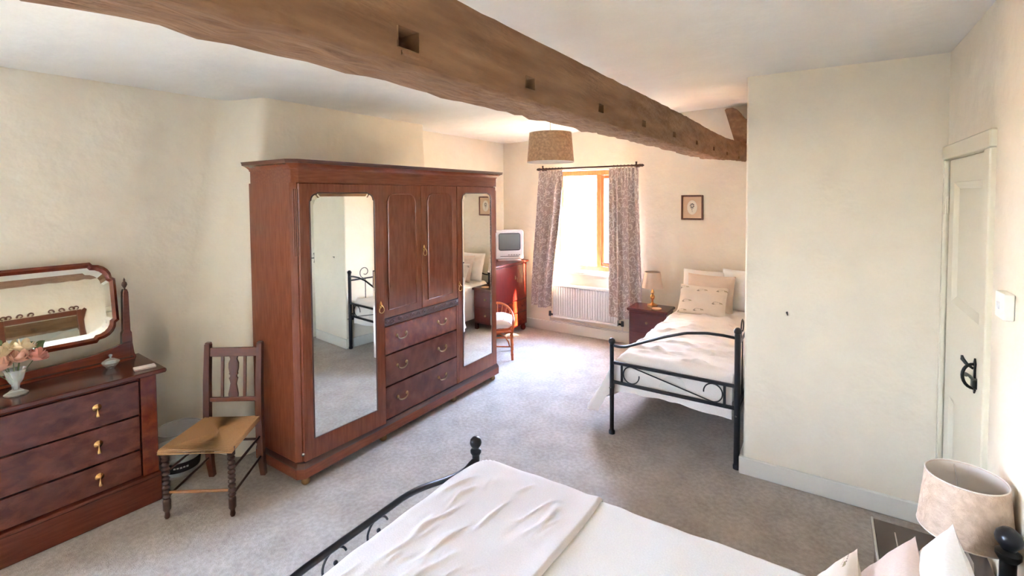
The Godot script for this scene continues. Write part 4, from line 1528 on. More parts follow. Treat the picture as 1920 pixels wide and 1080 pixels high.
func build_red_cabinet() -> void:
	var t := thing("cabinet", "red mahogany cabinet with drop front standing under the small television", "cabinet", V(-3.25, 0, 5.275), PI / 2)
	var W := 0.78
	var D := 0.40
	var b := MB.new()
	b.bx(Vector3(-W, 0.08, -D), Vector3(0, 0.89, -0.012), 0.003)
	part(t, "carcass", b, mat.red_wood)
	b = MB.new()
	b.bx(Vector3(-W - 0.015, 0.89, -D), Vector3(0.015, 0.915, 0.015), 0.006)
	part(t, "top_board", b, mat.red_wood)
	b = MB.new()
	b.bx(Vector3(-W + 0.03, 0.43, -0.014), Vector3(-0.03, 0.875, 0.006), 0.004)
	var d := part(t, "drop_front", b, mat.red_wood)
	b = MB.new()
	b.xf = Transform3D(Basis(), Vector3(-0.30, 0.72, 0.006))
	b.prism(PackedVector2Array([Vector2(-0.009, -0.02), Vector2(0.009, -0.02), Vector2(0.011, 0.0), Vector2(0.006, 0.024), Vector2(-0.006, 0.024), Vector2(-0.011, 0.0)]), 0, 0.003, 0.0008)
	b.tube([Vector3(0, 0, 0.003), Vector3(0, -0.002, 0.03)], 0.003, 6)
	b.tube([Vector3(0, -0.002, 0.03), Vector3(0.002, -0.05, 0.03)], 0.0035, 6)
	part(d, "key", b, mat.brass_dull, "small key in its escutcheon")
	for y in [[0.265, 0.415], [0.1, 0.255]]:
		b = MB.new()
		b.bx(Vector3(-W + 0.03, y[0], -0.014), Vector3(-0.03, y[1], 0.005), 0.004)
		var dr := part(t, "drawer", b, mat.red_drawer)
		for hx in [-0.15, -W + 0.15]:
			b = MB.new()
			b.ball(Vector3(hx, (y[0] + y[1]) / 2, 0.016), Vector3.ONE * 0.013, 10)
			part(dr, "knob", b, mat.red_wood)
	for p in [[-0.05, -0.04], [-W + 0.05, -0.04], [-0.05, -D + 0.04], [-W + 0.05, -D + 0.04]]:
		b = MB.new()
		b.lathe([Vector2(0.0, 0.0), Vector2(0.022, 0.0), Vector2(0.034, 0.02), Vector2(0.034, 0.045), Vector2(0.024, 0.06), Vector2(0.032, 0.082)], Vector3(p[0], 0, p[1]), 14)
		part(t, "bun_foot", b, mat.red_wood)

func build_tv() -> void:
	var t := thing("television", "small silver grey box television on the red cabinet", "television", V(-3.42, 0.915, 5.10), deg_to_rad(42.0))
	var b := MB.new()
	b.box(Vector3(0, 0.205, 0.0), Vector3(0.37, 0.385, 0.10), 0.02)
	var P := [Vector3(0.16, 0.36, -0.05), Vector3(0.10, 0.30, -0.20)]
	for s in [-1, 1]:
		b.quad(Vector3(s * 0.16, 0.04, -0.05), Vector3(s * 0.16, 0.36, -0.05), Vector3(s * 0.10, 0.30, -0.20), Vector3(s * 0.10, 0.06, -0.20), Vector3(s, 0, -0.3).normalized())
		b.quad(Vector3(-0.16, 0.2 + s * 0.16, -0.05), Vector3(0.16, 0.2 + s * 0.16, -0.05), Vector3(0.10, 0.18 + s * 0.12, -0.20), Vector3(-0.10, 0.18 + s * 0.12, -0.20), Vector3(0, s, -0.3).normalized())
	b.quad(Vector3(-0.10, 0.06, -0.20), Vector3(0.10, 0.06, -0.20), Vector3(0.10, 0.30, -0.20), Vector3(-0.10, 0.30, -0.20), Vector3(0, 0, -1))
	part(t, "housing", b, mat.tv)
	b = MB.new()
	var ring := shouldered(0.285, 0.225, 0.02)
	b.xf = Transform3D(Basis(), Vector3(0, 0.245, 0))
	b.prism(ring, 0.049, 0.054, 0.001)
	part(t, "screen_surround", b, mat.tv_dark)
	b = MB.new()
	var rows := []
	for i in 13:
		var row := []
		for j in 13:
			var u := -1.0 + j / 6.0
			var v := 1.0 - i / 6.0
			row.append(Vector3(u * 0.132, 0.245 + v * 0.102, 0.0545 + 0.010 * (1 - u * u * 0.7) * (1 - v * v * 0.7)))
		rows.append(row)
	b.grid(rows, false)
	part(t, "screen", b, mat.tv_screen, "grey curved screen, switched off")
	b = MB.new()
	b.bx(Vector3(-0.12, 0.055, 0.048), Vector3(0.12, 0.062, 0.053), 0.001)
	part(t, "cassette_slot", b, mat.tv_dark)
	for k in 5:
		b = MB.new()
		b.bx(Vector3(-0.02 + k * 0.034, 0.072, 0.048), Vector3(0.002 + k * 0.034, 0.079, 0.054), 0.001)
		part(t, "button", b, mat.tv_dark)
	b = MB.new()
	b.bx(Vector3(-0.15, 0.0, -0.04), Vector3(0.15, 0.016, 0.04), 0.003)
	part(t, "foot", b, mat.tv)

func build_cane_chair() -> void:
	var t := thing("cane_chair", "low orange cane armchair with padded seat behind the wardrobe end", "chair", V(-3.01, 0, 4.22), deg_to_rad(30.0))
	var legs := [Vector3(-0.19, 0, 0.17), Vector3(0.19, 0, 0.17), Vector3(-0.17, 0, -0.17), Vector3(0.17, 0, -0.17)]
	for p in legs:
		var b := MB.new()
		b.tube([p, p * Vector3(0.93, 1, 0.93) + Vector3(0, 0.30, 0)], 0.014, 8)
		for y in [0.05, 0.26]:
			b.tube([p + Vector3(0, y, 0) * 1.0 - Vector3(p.x, 0, p.z) * 0.07 * y / 0.3, p + Vector3(0, y + 0.02, 0) - Vector3(p.x, 0, p.z) * 0.07 * (y + 0.02) / 0.3], 0.0165, 8)
		part(t, "leg", b, mat.cane)
	var b := MB.new()
	b.tube([Vector3(-0.19, 0.30, 0.17), Vector3(0.19, 0.30, 0.17), Vector3(0.17, 0.30, -0.17), Vector3(-0.17, 0.30, -0.17)], 0.013, 8, false, true)
	b.tube([Vector3(-0.17, 0.14, 0.155), Vector3(0.17, 0.14, 0.155), Vector3(0.155, 0.14, -0.155), Vector3(-0.155, 0.14, -0.155)], 0.008, 8, false, true)
	for k in 6:
		b.tube([Vector3(-0.16, 0.302, -0.14 + k * 0.056), Vector3(0.16, 0.302, -0.14 + k * 0.056)], 0.006, 6)
	part(t, "seat_frame", b, mat.cane)
	# bracing hoops under the seat
	for s in [-1, 1]:
		b = MB.new()
		var pts := []
		for k in 9:
			var a := PI * k / 8.0
			pts.append(Vector3(s * 0.175, 0.14 + sin(a) * 0.15, cos(a) * 0.15))
		b.tube(pts, 0.007, 6)
		part(t, "brace_hoop", b, mat.cane)
	b = MB.new()
	var pf := []
	for k in 9:
		var a := PI * k / 8.0
		pf.append(Vector3(cos(a) * 0.16, 0.14 + sin(a) * 0.15, 0.165))
	b.tube(pf, 0.007, 6)
	part(t, "brace_hoop", b, mat.cane)
	# one continuous hoop: arms and arched back
	b = MB.new()
	var hoop := []
	for k in 25:
		var u := k / 24.0
		var a := PI * u
		hoop.append(Vector3(cos(a) * 0.20, 0.39 + 0.14 * pow(sin(a), 1.3), 0.13 - 0.33 * pow(sin(a), 0.7)))
	b.tube(hoop, 0.013, 8)
	for s in [-1, 1]:
		b.tube([Vector3(s * 0.20, 0.42, 0.13), Vector3(s * 0.205, 0.40, 0.175), Vector3(s * 0.19, 0.30, 0.17)], 0.012, 8)
	part(t, "arm_hoop", b, mat.cane)
	for k in 7:
		b = MB.new()
		var u := 0.22 + 0.56 * k / 6.0
		var a := PI * u
		b.tube([Vector3(cos(a) * 0.12, 0.30, -0.165), Vector3(cos(a) * 0.20, 0.39 + 0.14 * pow(sin(a), 1.3), 0.13 - 0.33 * pow(sin(a), 0.7))], 0.005, 6)
		part(t, "spindle", b, mat.cane)
	b = pillow(0.38, 0.36, 0.15)
	var o := part(t, "seat_pad", b, mat.pad, "pale flower printed seat pad")
	o.transform = Transform3D(Basis(Vector3.RIGHT, -PI / 2), Vector3(0, 0.378, 0.0))

func build_radiator() -> void:
	var t := thing("radiator", "white panel radiator on the wall under the window", "radiator", V(-2.46, 0, 5.375))
	var b := MB.new()
	var hw := 0.43
	b.bx(Vector3(-hw, 0.205, 0.03), Vector3(hw, 0.625, 0.05), 0.004)
	b.bx(Vector3(-hw, 0.60, 0.012), Vector3(hw, 0.63, 0.072), 0.006)
	b.bx(Vector3(-hw, 0.20, 0.025), Vector3(hw, 0.225, 0.072), 0.006)
	b.bx(Vector3(-hw, 0.2, 0.0), Vector3(-hw + 0.012, 0.63, 0.07), 0.003)
	b.bx(Vector3(hw - 0.012, 0.2, 0.0), Vector3(hw, 0.63, 0.07), 0.003)
	part(t, "panel", b, mat.white_metal)
	var n := 25
	for k in n:
		b = MB.new()
		var x := -hw + 0.03 + (hw * 2 - 0.06) * k / (n - 1.0)
		b.bx(Vector3(x - 0.011, 0.228, 0.045), Vector3(x + 0.011, 0.598, 0.066), 0.007)
		part(t, "flute", b, mat.white_metal)
	for s in [-1, 1]:
		b = MB.new()
		b.tube([Vector3(s * (hw + 0.01), 0.225, 0.045), Vector3(s * (hw + 0.055), 0.225, 0.045)], 0.012, 8)
		b.tube([Vector3(s * (hw + 0.055), 0.205, 0.045), Vector3(s * (hw + 0.055), 0.265, 0.045)], [0.018, 0.016], 10)
		part(t, "valve", b, mat.black if s > 0 else mat.tv_dark, "dark radiator valve")
		b = MB.new()
		b.tube([Vector3(s * (hw + 0.055), 0.21, 0.045), Vector3(s * (hw + 0.055), 0.145, 0.04)], 0.0075, 8)
		part(t, "pipe_tail", b, mat.pipe)
	b = MB.new()
	b.tube([Vector3(-hw - 0.055, 0.142, 0.034), Vector3(-0.3, 0.142, 0.034), Vector3(hw + 0.055, 0.142, 0.034), Vector3(hw + 0.3, 0.142, 0.034)], 0.008, 8)
	b.tube([Vector3(-0.24, 0.185, 0.03), Vector3(-0.02, 0.175, 0.03), Vector3(0.01, 0.165, 0.03), Vector3(0.015, 0.142, 0.034)], 0.006, 8)
	b.tube([Vector3(0.015, 0.170, 0.03), Vector3(0.10, 0.142, 0.034)], 0.005, 8)
	part(t, "pipework", b, mat.pipe)

func build_curtains() -> void:
	# pole with finials
	var t := thing("curtain_pole", "dark wooden curtain pole with rings above the far window", "curtain pole", V(0, 0, 5.29))
	var y := 2.085
	var b := MB.new()
	b.tube([Vector3(-3.06, y, 0), Vector3(-1.76, y, 0)], 0.0125, 10)
	part(t, "pole", b, mat.pole)
	for s in [[-3.06, -1.0], [-1.76, 1.0]]:
		b = MB.new()
		b.xf = Transform3D(Basis(Vector3.BACK, -PI / 2 * s[1]), Vector3(s[0], y, 0))
		b.lathe([Vector2(0.0125, -0.002), Vector2(0.02, 0.004), Vector2(0.011, 0.012), Vector2(0.018, 0.022), Vector2(0.013, 0.04), Vector2(0.0, 0.055)], Vector3.ZERO, 12)
		part(t, "finial", b, mat.pole)
	for x in [-3.02, -1.80]:
		b = MB.new()
		b.bx(Vector3(x - 0.01, y - 0.02, -0.085), Vector3(x + 0.01, y + 0.02, -0.07), 0.003)
		b.tube([Vector3(x, y - 0.003, -0.08), Vector3(x, y - 0.016, -0.02), Vector3(x, y - 0.014, 0.01)], 0.007, 8)
		b.tube([Vector3(x, y + 0.008, 0), Vector3(x, y + 0.045, 0)], [0.008, 0.012], 8)
		part(t, "bracket", b, mat.pole)
	for xs in [[-3.03, -2.73], [-2.09, -1.79]]:
		for k in 7:
			b = MB.new()
			var x := lerpf(xs[0], xs[1], (k + 0.5) / 7.0)
			var pts := []
			for q in 14: pts.append(Vector3(x + 0.003 * sin(q), y - 0.004 + cos(TAU * q / 14) * 0.019, sin(TAU * q / 14) * 0.019))
			b.tube(pts, 0.0035, 6, false, true)
			part(t, "ring", b, mat.pole)
	# curtains: top left, top right, bottom left, bottom right, gathered heading then deep folds
	for c in [[-3.055, -2.715, -3.165, -2.872, 0.325, "damask curtain hanging between the cabinet and the window", 0.0], [-2.105, -1.755, -2.105, -1.700, 0.315, "damask curtain hanging between the window and the small nightstand", 1.7]]:
		b = MB.new()
		var ph: float = c[6]
		for side in [1.0, -1.0]:
			var rows := []
			for i in 61:
				var v := i / 60.0
				var row := []
				var xl := lerpf(c[0], c[2], smoothstep(0.0, 1.0, v))
				var xr := lerpf(c[1], c[3], smoothstep(0.0, 1.0, v))
				var head := 1.0 - smoothstep(0.03, 0.16, v)
				for j in 91:
					var u := j / 90.0
					var z := 0.010 * sin(u * TAU * 9.0 + ph) * head
					z += (1.0 - head * 0.8) * (0.038 * sin(u * TAU * 3.0 + ph + 0.5 * v) + 0.016 * sin(u * TAU * 5.3 + 2.0 * ph + 1.2 * v) + 0.006 * sin(u * TAU * 9.7 - v * 2.0))
					var yy := lerpf(2.062, c[4] + 0.012 * sin(u * 9.0 + ph), v)
					row.append(V(lerpf(xl, xr, u) + 0.012 * cos(u * TAU * 3.0 + ph) * v, yy, 5.250 - z - side * 0.0025))
				rows.append(row)
			b.grid(rows, side < 0.0)
		single("curtain", b, mat.curtain, "mauve grey " + c[5], "curtain", Vector3.ZERO, 0.0)

func shade(b: MB, r0: float, r1: float, y0: float, y1: float) -> void:      # r0 at the bottom y0, r1 at the top y1
	b.lathe([Vector2(r0, y0), Vector2(r1, y1), Vector2(r1 - 0.003, y1), Vector2(r0 - 0.003, y0), Vector2(r0, y0)], Vector3.ZERO, 40, 0.9)

func build_pendant() -> void:
	var x := -1.885
	var f := 3.43
	var t := thing("pendant_lamp", "brown crushed velvet drum pendant shade hanging behind the oak beam", "lamp", V(x, 0, f))
	var b := MB.new()
	shade(b, 0.192, 0.172, 2.022, 2.262)
	part(t, "lamp_shade", b, mat.velvet_brown)
	b = MB.new()
	b.lathe([Vector2(0.1885, 2.024), Vector2(0.1685, 2.260)], Vector3.ZERO, 40)
	part(t, "lining", b, mat.shade_lining)
	b = MB.new()
	b.tube(circle(0.1905, 2.024, 40), 0.004, 6, false, true)
	part(t, "trim", b, mat.shade_lining)
	b = MB.new()
	b.tube(circle(0.171, 2.261, 40), 0.003, 6, false, true)
	part(t, "trim", b, mat.shade_lining)
	b = MB.new()
	b.tube([Vector3(0, 2.20, 0), Vector3(0, ceil_y(x, f) - 0.01, 0)], 0.0035, 6)
	part(t, "cord", b, mat.switch)
	b = MB.new()
	b.lathe([Vector2(0.0, 2.13), Vector2(0.018, 2.13), Vector2(0.02, 2.18), Vector2(0.012, 2.21), Vector2(0.004, 2.215)], Vector3.ZERO, 12)
	for k in 3:
		var a := TAU * k / 3
		b.tube([Vector3(0, 2.2, 0), Vector3(cos(a) * 0.169, 2.255, sin(a) * 0.169)], 0.0015, 5)
	part(t, "lamp_holder", b, mat.switch)
	b = MB.new()
	b.lathe([Vector2(0.0, 2.06), Vector2(0.02, 2.068), Vector2(0.028, 2.09), Vector2(0.022, 2.115), Vector2(0.013, 2.131)], Vector3.ZERO, 14)
	part(t, "bulb", b, mat.glass)
	b = MB.new()
	var cy := ceil_y(x, f)
	b.lathe([Vector2(0.012, cy - 0.035), Vector2(0.045, cy - 0.02), Vector2(0.048, cy + 0.001)], Vector3.ZERO, 16)
	part(t, "ceiling_rose", b, mat.switch)

func build_nightstands() -> void:
	# beside the daybed
	var t := thing("nightstand", "small dark red wooden nightstand beside the daybed under the curtain", "nightstand", V(-1.545, 0, 5.10))
	var b := MB.new()
	b.bx(Vector3(-0.195, 0.08, -0.075), Vector3(0.195, 0.52, 0.205), 0.004)
	part(t, "carcass", b, mat.night_wood)
	b = MB.new()
	b.bx(Vector3(-0.215, 0.52, -0.085), Vector3(0.215, 0.55, 0.23), 0.008)
	part(t, "top_board", b, mat.night_wood)
	for y in [[0.32, 0.50], [0.10, 0.30]]:
		b = MB.new()
		b.bx(Vector3(-0.175, y[0], 0.195), Vector3(0.175, y[1], 0.215), 0.004)
		var dr := part(t, "drawer", b, mat.night_wood)
		b = MB.new()
		b.ball(Vector3(0, (y[0] + y[1]) / 2, 0.226), Vector3.ONE * 0.014, 10)
		part(dr, "knob", b, mat.brass_dull)
	for p in [[-0.17, -0.05], [0.17, -0.05], [-0.17, 0.18], [0.17, 0.18]]:
		b = MB.new()
		b.bx(Vector3(p[0] - 0.022, 0, p[1] - 0.022), Vector3(p[0] + 0.022, 0.082, p[1] + 0.022), 0.004)
		part(t, "foot", b, mat.night_wood)
	# beside the iron bed: dark glossy top with a metal edge strip and an inset line
	t = thing("nightstand", "dark glossy nightstand with a pale metal edge beside the iron bed", "nightstand", V(0.335, 0, 2.13))
	b = MB.new()
	b.bx(Vector3(-0.145, 0.06, -0.195), Vector3(0.16, 0.43, 0.19), 0.003)
	part(t, "carcass", b, mat.dark_wood)
	b = MB.new()
	b.bx(Vector3(-0.158, 0.43, -0.21), Vector3(0.164, 0.452, 0.205), 0.003)
	part(t, "top_board", b, mat.dark_wood)
	b = MB.new()
	b.bx(Vector3(-0.166, 0.428, -0.212), Vector3(-0.157, 0.456, 0.207), 0.002)
	part(t, "edge_strip", b, mat.chrome, "pale metal strip along the top edge")
	b = MB.new()
	b.bx(Vector3(-0.098, 0.4515, -0.15), Vector3(-0.093, 0.4535, 0.16), 0.0005)
	part(t, "inlay_line", b, mat.chrome)
	for y in [[0.25, 0.42], [0.08, 0.24]]:
		b = MB.new()
		b.xf = Transform3D(Basis(Vector3.UP, -PI / 2), Vector3(-0.145, 0, 0))
		b.bx(Vector3(-0.18, y[0], 0.0), Vector3(0.18, y[1], 0.01), 0.003)
		var dr := part(t, "drawer", b, mat.dark_wood)
		b = MB.new()
		b.ball(Vector3(-0.163, (y[0] + y[1]) / 2, 0), Vector3.ONE * 0.010, 10)
		part(dr, "knob", b, mat.chrome)
	for p in [[-0.12, -0.17], [0.13, -0.17], [-0.12, 0.165], [0.13, 0.165]]:
		b = MB.new()
		b.bx(Vector3(p[0] - 0.018, 0, p[1] - 0.018), Vector3(p[0] + 0.018, 0.062, p[1] + 0.018), 0.003)
		part(t, "foot", b, mat.dark_wood)

func build_lamps() -> void:
	var t := thing("table_lamp", "small brass table lamp with plain beige shade beside the daybed", "lamp", V(-1.555, 0.55, 5.11))
	var b := MB.new()
	b.lathe([Vector2(0.0, 0.0), Vector2(0.055, 0.0), Vector2(0.056, 0.01), Vector2(0.03, 0.02), Vector2(0.013, 0.03), Vector2(0.011, 0.06), Vector2(0.022, 0.075), Vector2(0.026, 0.095), Vector2(0.018, 0.115), Vector2(0.010, 0.125), Vector2(0.018, 0.135), Vector2(0.016, 0.155), Vector2(0.009, 0.17), Vector2(0.012, 0.185), Vector2(0.006, 0.20), Vector2(0.006, 0.25)], Vector3.ZERO, 18)
	part(t, "lamp_base", b, mat.brass)
	b = MB.new()
	shade(b, 0.110, 0.083, 0.195, 0.365)
	part(t, "lamp_shade", b, mat.shade_plain)
	b = MB.new()
	b.ball(Vector3(0, 0.275, 0), Vector3(0.025, 0.033, 0.025), 12)
	part(t, "bulb", b, mat.glass)
	# a coaster under it
	b = MB.new()
	b.lathe([Vector2(0.0, 0.0), Vector2(0.05, 0.0), Vector2(0.05, 0.006), Vector2(0.0, 0.006)], Vector3.ZERO, 20)
	single("coaster", b, mat.mount, "round pale coaster on the nightstand beside the brass lamp", "coaster", V(-1.47, 0.55, 4.98))
	t = thing("table_lamp", "table lamp with silvery crushed velvet shade beside the iron bed", "lamp", V(0.386, 0.452, 2.030))
	b = MB.new()
	b.lathe([Vector2(0.0, 0.0), Vector2(0.05, 0.0), Vector2(0.05, 0.012), Vector2(0.02, 0.022), Vector2(0.014, 0.05), Vector2(0.026, 0.085), Vector2(0.024, 0.12), Vector2(0.010, 0.15), Vector2(0.008, 0.25)], Vector3.ZERO, 18)
	part(t, "lamp_base", b, mat.chrome)
	b = MB.new()
	shade(b, 0.117, 0.100, 0.215, 0.395)
	part(t, "lamp_shade", b, mat.velvet_silver)
	b = MB.new()
	b.lathe([Vector2(0.112, 0.217), Vector2(0.0960, 0.393)], Vector3.ZERO, 40)
	part(t, "lining", b, mat.shade_lining)
	b = MB.new()
	b.tube(circle(0.099, 0.395, 40), 0.0022, 6, false, true)
	part(t, "trim", b, mat.shade_lining)
	b = MB.new()
	b.tube(circle(0.116, 0.216, 40), 0.0022, 6, false, true)
	part(t, "trim", b, mat.shade_lining)
	b = MB.new()
	for k in 3:
		var a := 0.4 + TAU * k / 3
		b.tube([Vector3(0, 0.25, 0), Vector3(cos(a) * 0.03, 0.27, sin(a) * 0.03), Vector3(cos(a) * 0.097, 0.385, sin(a) * 0.097)], 0.0014, 5)
	part(t, "shade_carrier", b, mat.chrome)
	b = MB.new()
	b.ball(Vector3(0, 0.285, 0), Vector3(0.022, 0.035, 0.022), 12)
	part(t, "bulb", b, mat.glass)

func build_wall_things() -> void:
	# framed botanical on the far wall
	var t := thing("framed_picture", "small framed oval flower sketch on the wall above the daybed", "picture", V(-1.205, 1.477, 5.374))
	var b := MB.new()
	var w := 0.228
	var h := 0.268
	for r in [[-w / 2 + 0.017, w / 2 - 0.017, 0.0, 0.018], [-w / 2 + 0.017, w / 2 - 0.017, h - 0.018, h], [-w / 2, -w / 2 + 0.018, 0.0, h], [w / 2 - 0.018, w / 2, 0.0, h]]:
		b.bx(Vector3(r[0], r[2], 0.0), Vector3(r[1], r[3], 0.022), 0.004)
	part(t, "frame", b, mat.oak_rail)
	b = MB.new()
	b.bx(Vector3(-w / 2 + 0.012, 0.012, 0.002), Vector3(w / 2 - 0.012, h - 0.012, 0.010), 0.0)
	part(t, "mount", b, mat.mount)
	b = MB.new()
	var poly := PackedVector2Array()
	for k in 28: poly.append(Vector2(cos(TAU * k / 28) * 0.052, h / 2 + sin(TAU * k / 28) * 0.078))
	b.prism(poly, 0.009, 0.0115, 0.0006)
	part(t, "oval_print", b, mat.paper)
	b = MB.new()
	b.tube([Vector3(0.002, h / 2 - 0.05, 0.0115), Vector3(-0.004, h / 2, 0.0115), Vector3(0.0, h / 2 + 0.03, 0.0115)], 0.0016, 5)
	for k in 7:
		var a := 0.5 + k * 0.9
		b.ball(Vector3(cos(a) * 0.016, h / 2 + 0.02 + sin(a) * 0.02, 0.0118), Vector3(0.009, 0.006, 0.0008), 8)
	for s in [-1, 1]: b.tube([Vector3(-0.003, h / 2 - 0.02, 0.0115), Vector3(s * 0.018, h / 2 - 0.004, 0.0115)], 0.0014, 5)
	part(t, "flower_sketch", b, mat.sketch)
	# light switch on the proud edge of the right wall
	t = thing("light_switch", "white square light switch on the wall edge next to the door", "light switch", V(0.50, 1.387, 2.135), -PI / 2)
	b = MB.new()
	b.box(Vector3(0, 0, 0.014), Vector3(0.086, 0.086, 0.028), 0.004)
	part(t, "switch_plate", b, mat.switch)
	b = MB.new()
	b.xf = Transform3D(Basis(Vector3.RIGHT, 0.12), Vector3(0, 0, 0.029))
	b.box(Vector3.ZERO, Vector3(0.016, 0.026, 0.008), 0.002)
	part(t, "rocker", b, mat.tv)
	# little dark nail in the projecting wall
	b = MB.new()
	b.tube([Vector3(0, 0.004, 0), Vector3(0, 0.0, 0.012), Vector3(0, 0.004, 0.02)], [0.003, 0.003, 0.0055], 8)
	b.tube([Vector3(0, 0.0, 0.004), Vector3(0.001, -0.014, 0.006)], [0.004, 0.002], 6)
	single("picture_hook", b, mat.black, "tiny dark hook left in the projecting wall", "hook", V(-0.181, 1.045, 3.235))
	# fretwork mirror on the right wall, seen in the swing mirror
	t = thing("fretwork_mirror", "wall mirror in scrolled fretwork wooden frame above the iron bedhead", "mirror", V(0.499, 1.80, 1.20), -PI / 2)
	var W := 0.70
	var H := 0.40
	b = MB.new()
	for r in [[-W / 2 + 0.044, W / 2 - 0.044, -H / 2, -H / 2 + 0.045], [-W / 2 + 0.044, W / 2 - 0.044, H / 2 - 0.06, H / 2], [-W / 2, -W / 2 + 0.045, -H / 2, H / 2], [W / 2 - 0.045, W / 2, -H / 2, H / 2]]:
		b.bx(Vector3(r[0], r[2], 0.002), Vector3(r[1], r[3], 0.024), 0.005)
	part(t, "frame", b, mat.oak_rail)
	b = MB.new()
	var pl := PackedVector2Array([Vector2(-W / 2 + 0.04, -H / 2 + 0.04), Vector2(W / 2 - 0.04, -H / 2 + 0.04), Vector2(W / 2 - 0.04, H / 2 - 0.055), Vector2(-W / 2 + 0.04, H / 2 - 0.055)])
	mirror_plate(b, pl, Vector2.ZERO, 0.014, 0.015)
	part(t, "mirror", b, mat.mirror, "wall mirror plate")
	for s in [[-0.26, 1.0], [-0.17, 1.0], [-0.08, 1.0], [0.08, -1.0], [0.17, -1.0], [0.26, -1.0], [-0.31, -1.0], [0.31, 1.0]]:
		b = MB.new()
		var pts := []
		var rad := []
		for k in 14:
			var a := -0.4 + k * 0.42
			var r := 0.030 - 0.0016 * k
			pts.append(Vector3(s[0] - s[1] * cos(a) * r, H / 2 + 0.022 + sin(a) * r, 0.012))
			rad.append(0.010 - 0.0004 * k)
		b.tube(pts, rad, 6)
		part(t, "crest_scroll", b, mat.oak_rail)
	for s in [-1, 1]:
		b = MB.new()
		b.xf = Transform3D(Basis(), Vector3(s * W / 2, 0, 0))
		var side := PackedVector2Array([Vector2(0, -0.19), Vector2(0.035, -0.20), Vector2(0.045, -0.175), Vector2(0.02, -0.15), Vector2(0.012, -0.05), Vector2(0.012, 0.07), Vector2(0.03, 0.13), Vector2(0.05, 0.19), Vector2(0.03, 0.215), Vector2(0.0, 0.19)])
		if s < 0:
			for k in side.size(): side[k].x *= -1.0
		b.prism(side, 0.004, 0.02, 0.002)
		part(t, "side_scroll", b, mat.oak_rail)

func rose(b: MB, c: Vector3, r: float, spin: float, tip: Basis) -> void:
	for ring in 3:
		var cnt: int = [6, 5, 3][ring]
		var rr: float = r * [1.0, 0.72, 0.42][ring]
		for k in cnt:
			var a := spin + TAU * k / cnt + ring * 0.5
			var rows := []
			for i in 5:
				var row := []
				var v := i / 4.0
				for j in 6:
					var u := -1.0 + 2.0 * j / 5.0
					var wdt := (0.75 if ring < 2 else 1.0) * sin(0.35 + v * 2.2)
					var out := rr * (0.25 + 0.75 * sin(v * (1.75 - ring * 0.1)))
					var p := Vector3(cos(a + u * wdt * 1.0) * out, r * (-0.55 + 1.15 * v * (0.78 + 0.16 * ring) - 0.10 * v * v * v * (2 - ring)) - 0.16 * r * u * u * v, sin(a + u * wdt * 1.0) * out)
					row.append(c + tip * p)
				rows.append(row)
			b.grid(rows, false)

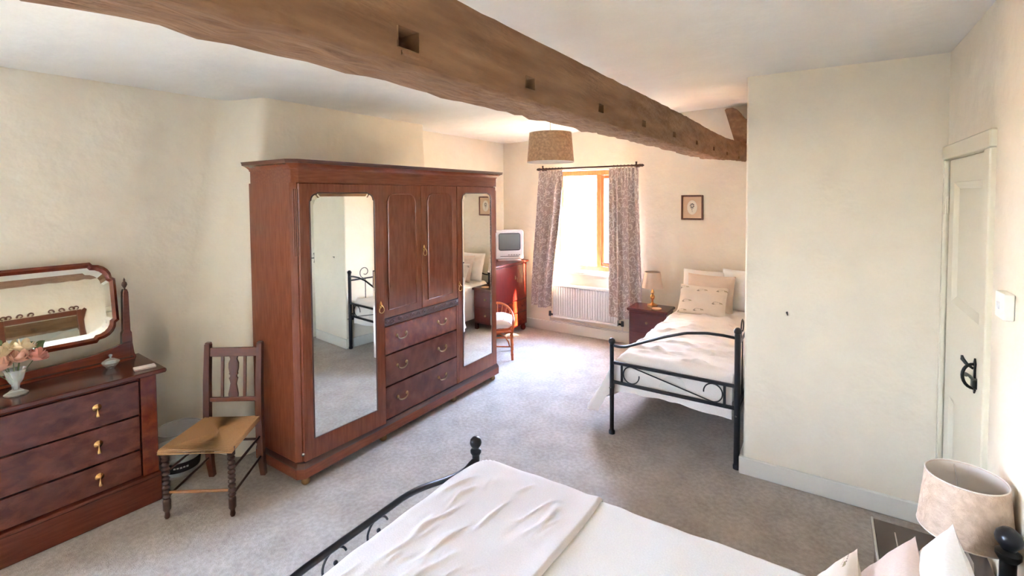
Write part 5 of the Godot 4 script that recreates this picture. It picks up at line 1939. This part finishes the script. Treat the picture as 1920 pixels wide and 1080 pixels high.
func build_dresser_things() -> void:
	# footed glass vase with cloth roses
	var top := 0.77
	var at := V(-3.385, top, 0.585)
	var t := thing("glass_vase", "footed clear glass vase holding peach roses on the chest", "vase", at)
	var b := MB.new()
	b.lathe([Vector2(0.0, 0.0), Vector2(0.044, 0.0), Vector2(0.046, 0.006), Vector2(0.03, 0.016), Vector2(0.014, 0.028), Vector2(0.016, 0.05), Vector2(0.03, 0.075), Vector2(0.036, 0.10), Vector2(0.044, 0.125), Vector2(0.042, 0.126), Vector2(0.033, 0.10), Vector2(0.026, 0.078), Vector2(0.010, 0.055), Vector2(0.0, 0.052)], Vector3.ZERO, 20)
	part(t, "vase_body", b, mat.glass)
	b = MB.new()
	b.tube(circle(0.043, 0.1255, 22), 0.0025, 6, false, true)
	part(t, "vase_rim", b, mat.glass)
	var blooms := [[Vector3(0.035, 0.185, -0.075), 0.050, "petal_pink", 0.2, "coral pink rose leaning out towards the glass trinket dish"], [Vector3(0.04, 0.195, -0.012), 0.048, "petal_peach", 1.0, "pale peach rose between the coral pink and cream roses"], [Vector3(-0.01, 0.235, -0.035), 0.052, "petal_cream", 0.6, "tall cream rose at the crown of the bunch beside green leaves"], [Vector3(0.045, 0.175, 0.055), 0.050, "petal_peach", 2.0, "low pale peach rose over the vase rim"], [Vector3(-0.01, 0.22, 0.05), 0.050, "petal_cream", 2.6, "cream rose above the low pale peach rose"], [Vector3(-0.045, 0.18, 0.0), 0.045, "petal_pink", 0.9, "small coral pink rose at the back by the swing mirror"], [Vector3(0.0, 0.155, 0.095), 0.045, "petal_pink", 1.7, "coral pink rose drooping away from the trinket dish"]]
	for e in blooms:
		var fl := thing("artificial_rose", e[4], "flower", at, 0.0, "roses in the glass vase")
		b = MB.new()
		var dirn: Vector3 = (e[0] - Vector3(0, 0.06, 0)).normalized()
		var ax := Vector3.UP.cross(dirn)
		var tip := Basis(ax.normalized(), Vector3.UP.angle_to(dirn) * 0.8)
		rose(b, e[0], e[1], e[3], tip)
		part(fl, "petals", b, mat[e[2]])
		b = MB.new()
		b.tube([Vector3(0, 0.065, 0) + e[0] * Vector3(0.15, 0, 0.15), e[0] * Vector3(0.55, 0.7, 0.55), e[0] - dirn * e[1] * 0.4], 0.002, 5)
		part(fl, "stem", b, mat.leaf_green)
	for e in [[Vector3(0.0, 0.20, -0.075), Vector3(0.0, 0.75, -0.65)], [Vector3(-0.03, 0.215, -0.08), Vector3(-0.2, 0.4, -0.9)], [Vector3(-0.02, 0.255, 0.04), Vector3(0.1, 0.7, 0.6)]]:
		b = MB.new()
		var d: Vector3 = e[1].normalized()
		var s := d.cross(Vector3(1, 0, 0)).normalized()
		var nn := s.cross(d)
		var rows := []
		for i in 7:
			var v := i / 6.0
			var row := []
			for j in 5:
				var u := -1.0 + j / 2.0
				row.append(e[0] + d * 0.05 * v + s * u * 0.018 * sin(PI * pow(v, 0.8)) + nn * (0.004 * u * u - 0.01 * v * v))
			rows.append(row)
		b.grid(rows, false)
		part(t, "leaf", b, mat.leaf_green)
	# lidded glass dish
	t = thing("glass_dish", "small lidded clear glass trinket dish beside the swing mirror post", "dish", V(-3.455, top, 0.985))
	b = MB.new()
	b.lathe([Vector2(0.0, 0.0), Vector2(0.022, 0.0), Vector2(0.024, 0.006), Vector2(0.036, 0.018), Vector2(0.042, 0.03), Vector2(0.039, 0.03), Vector2(0.032, 0.02), Vector2(0.0, 0.008)], Vector3.ZERO, 20)
	part(t, "bowl", b, mat.glass)
	b = MB.new()
	b.lathe([Vector2(0.043, 0.031), Vector2(0.040, 0.038), Vector2(0.02, 0.05), Vector2(0.006, 0.054), Vector2(0.005, 0.060), Vector2(0.010, 0.066), Vector2(0.009, 0.074), Vector2(0.0, 0.078)], Vector3.ZERO, 20)
	part(t, "lid", b, mat.glass)
	# pale card box near the front corner
	b = MB.new()
	b.box(Vector3(0, 0.006, 0), Vector3(0.10, 0.012, 0.055), 0.002)
	single("card_box", b, mat.card, "flat pale box on the front corner of the chest top", "box", V(-3.265, top, 1.085), deg_to_rad(80.0))
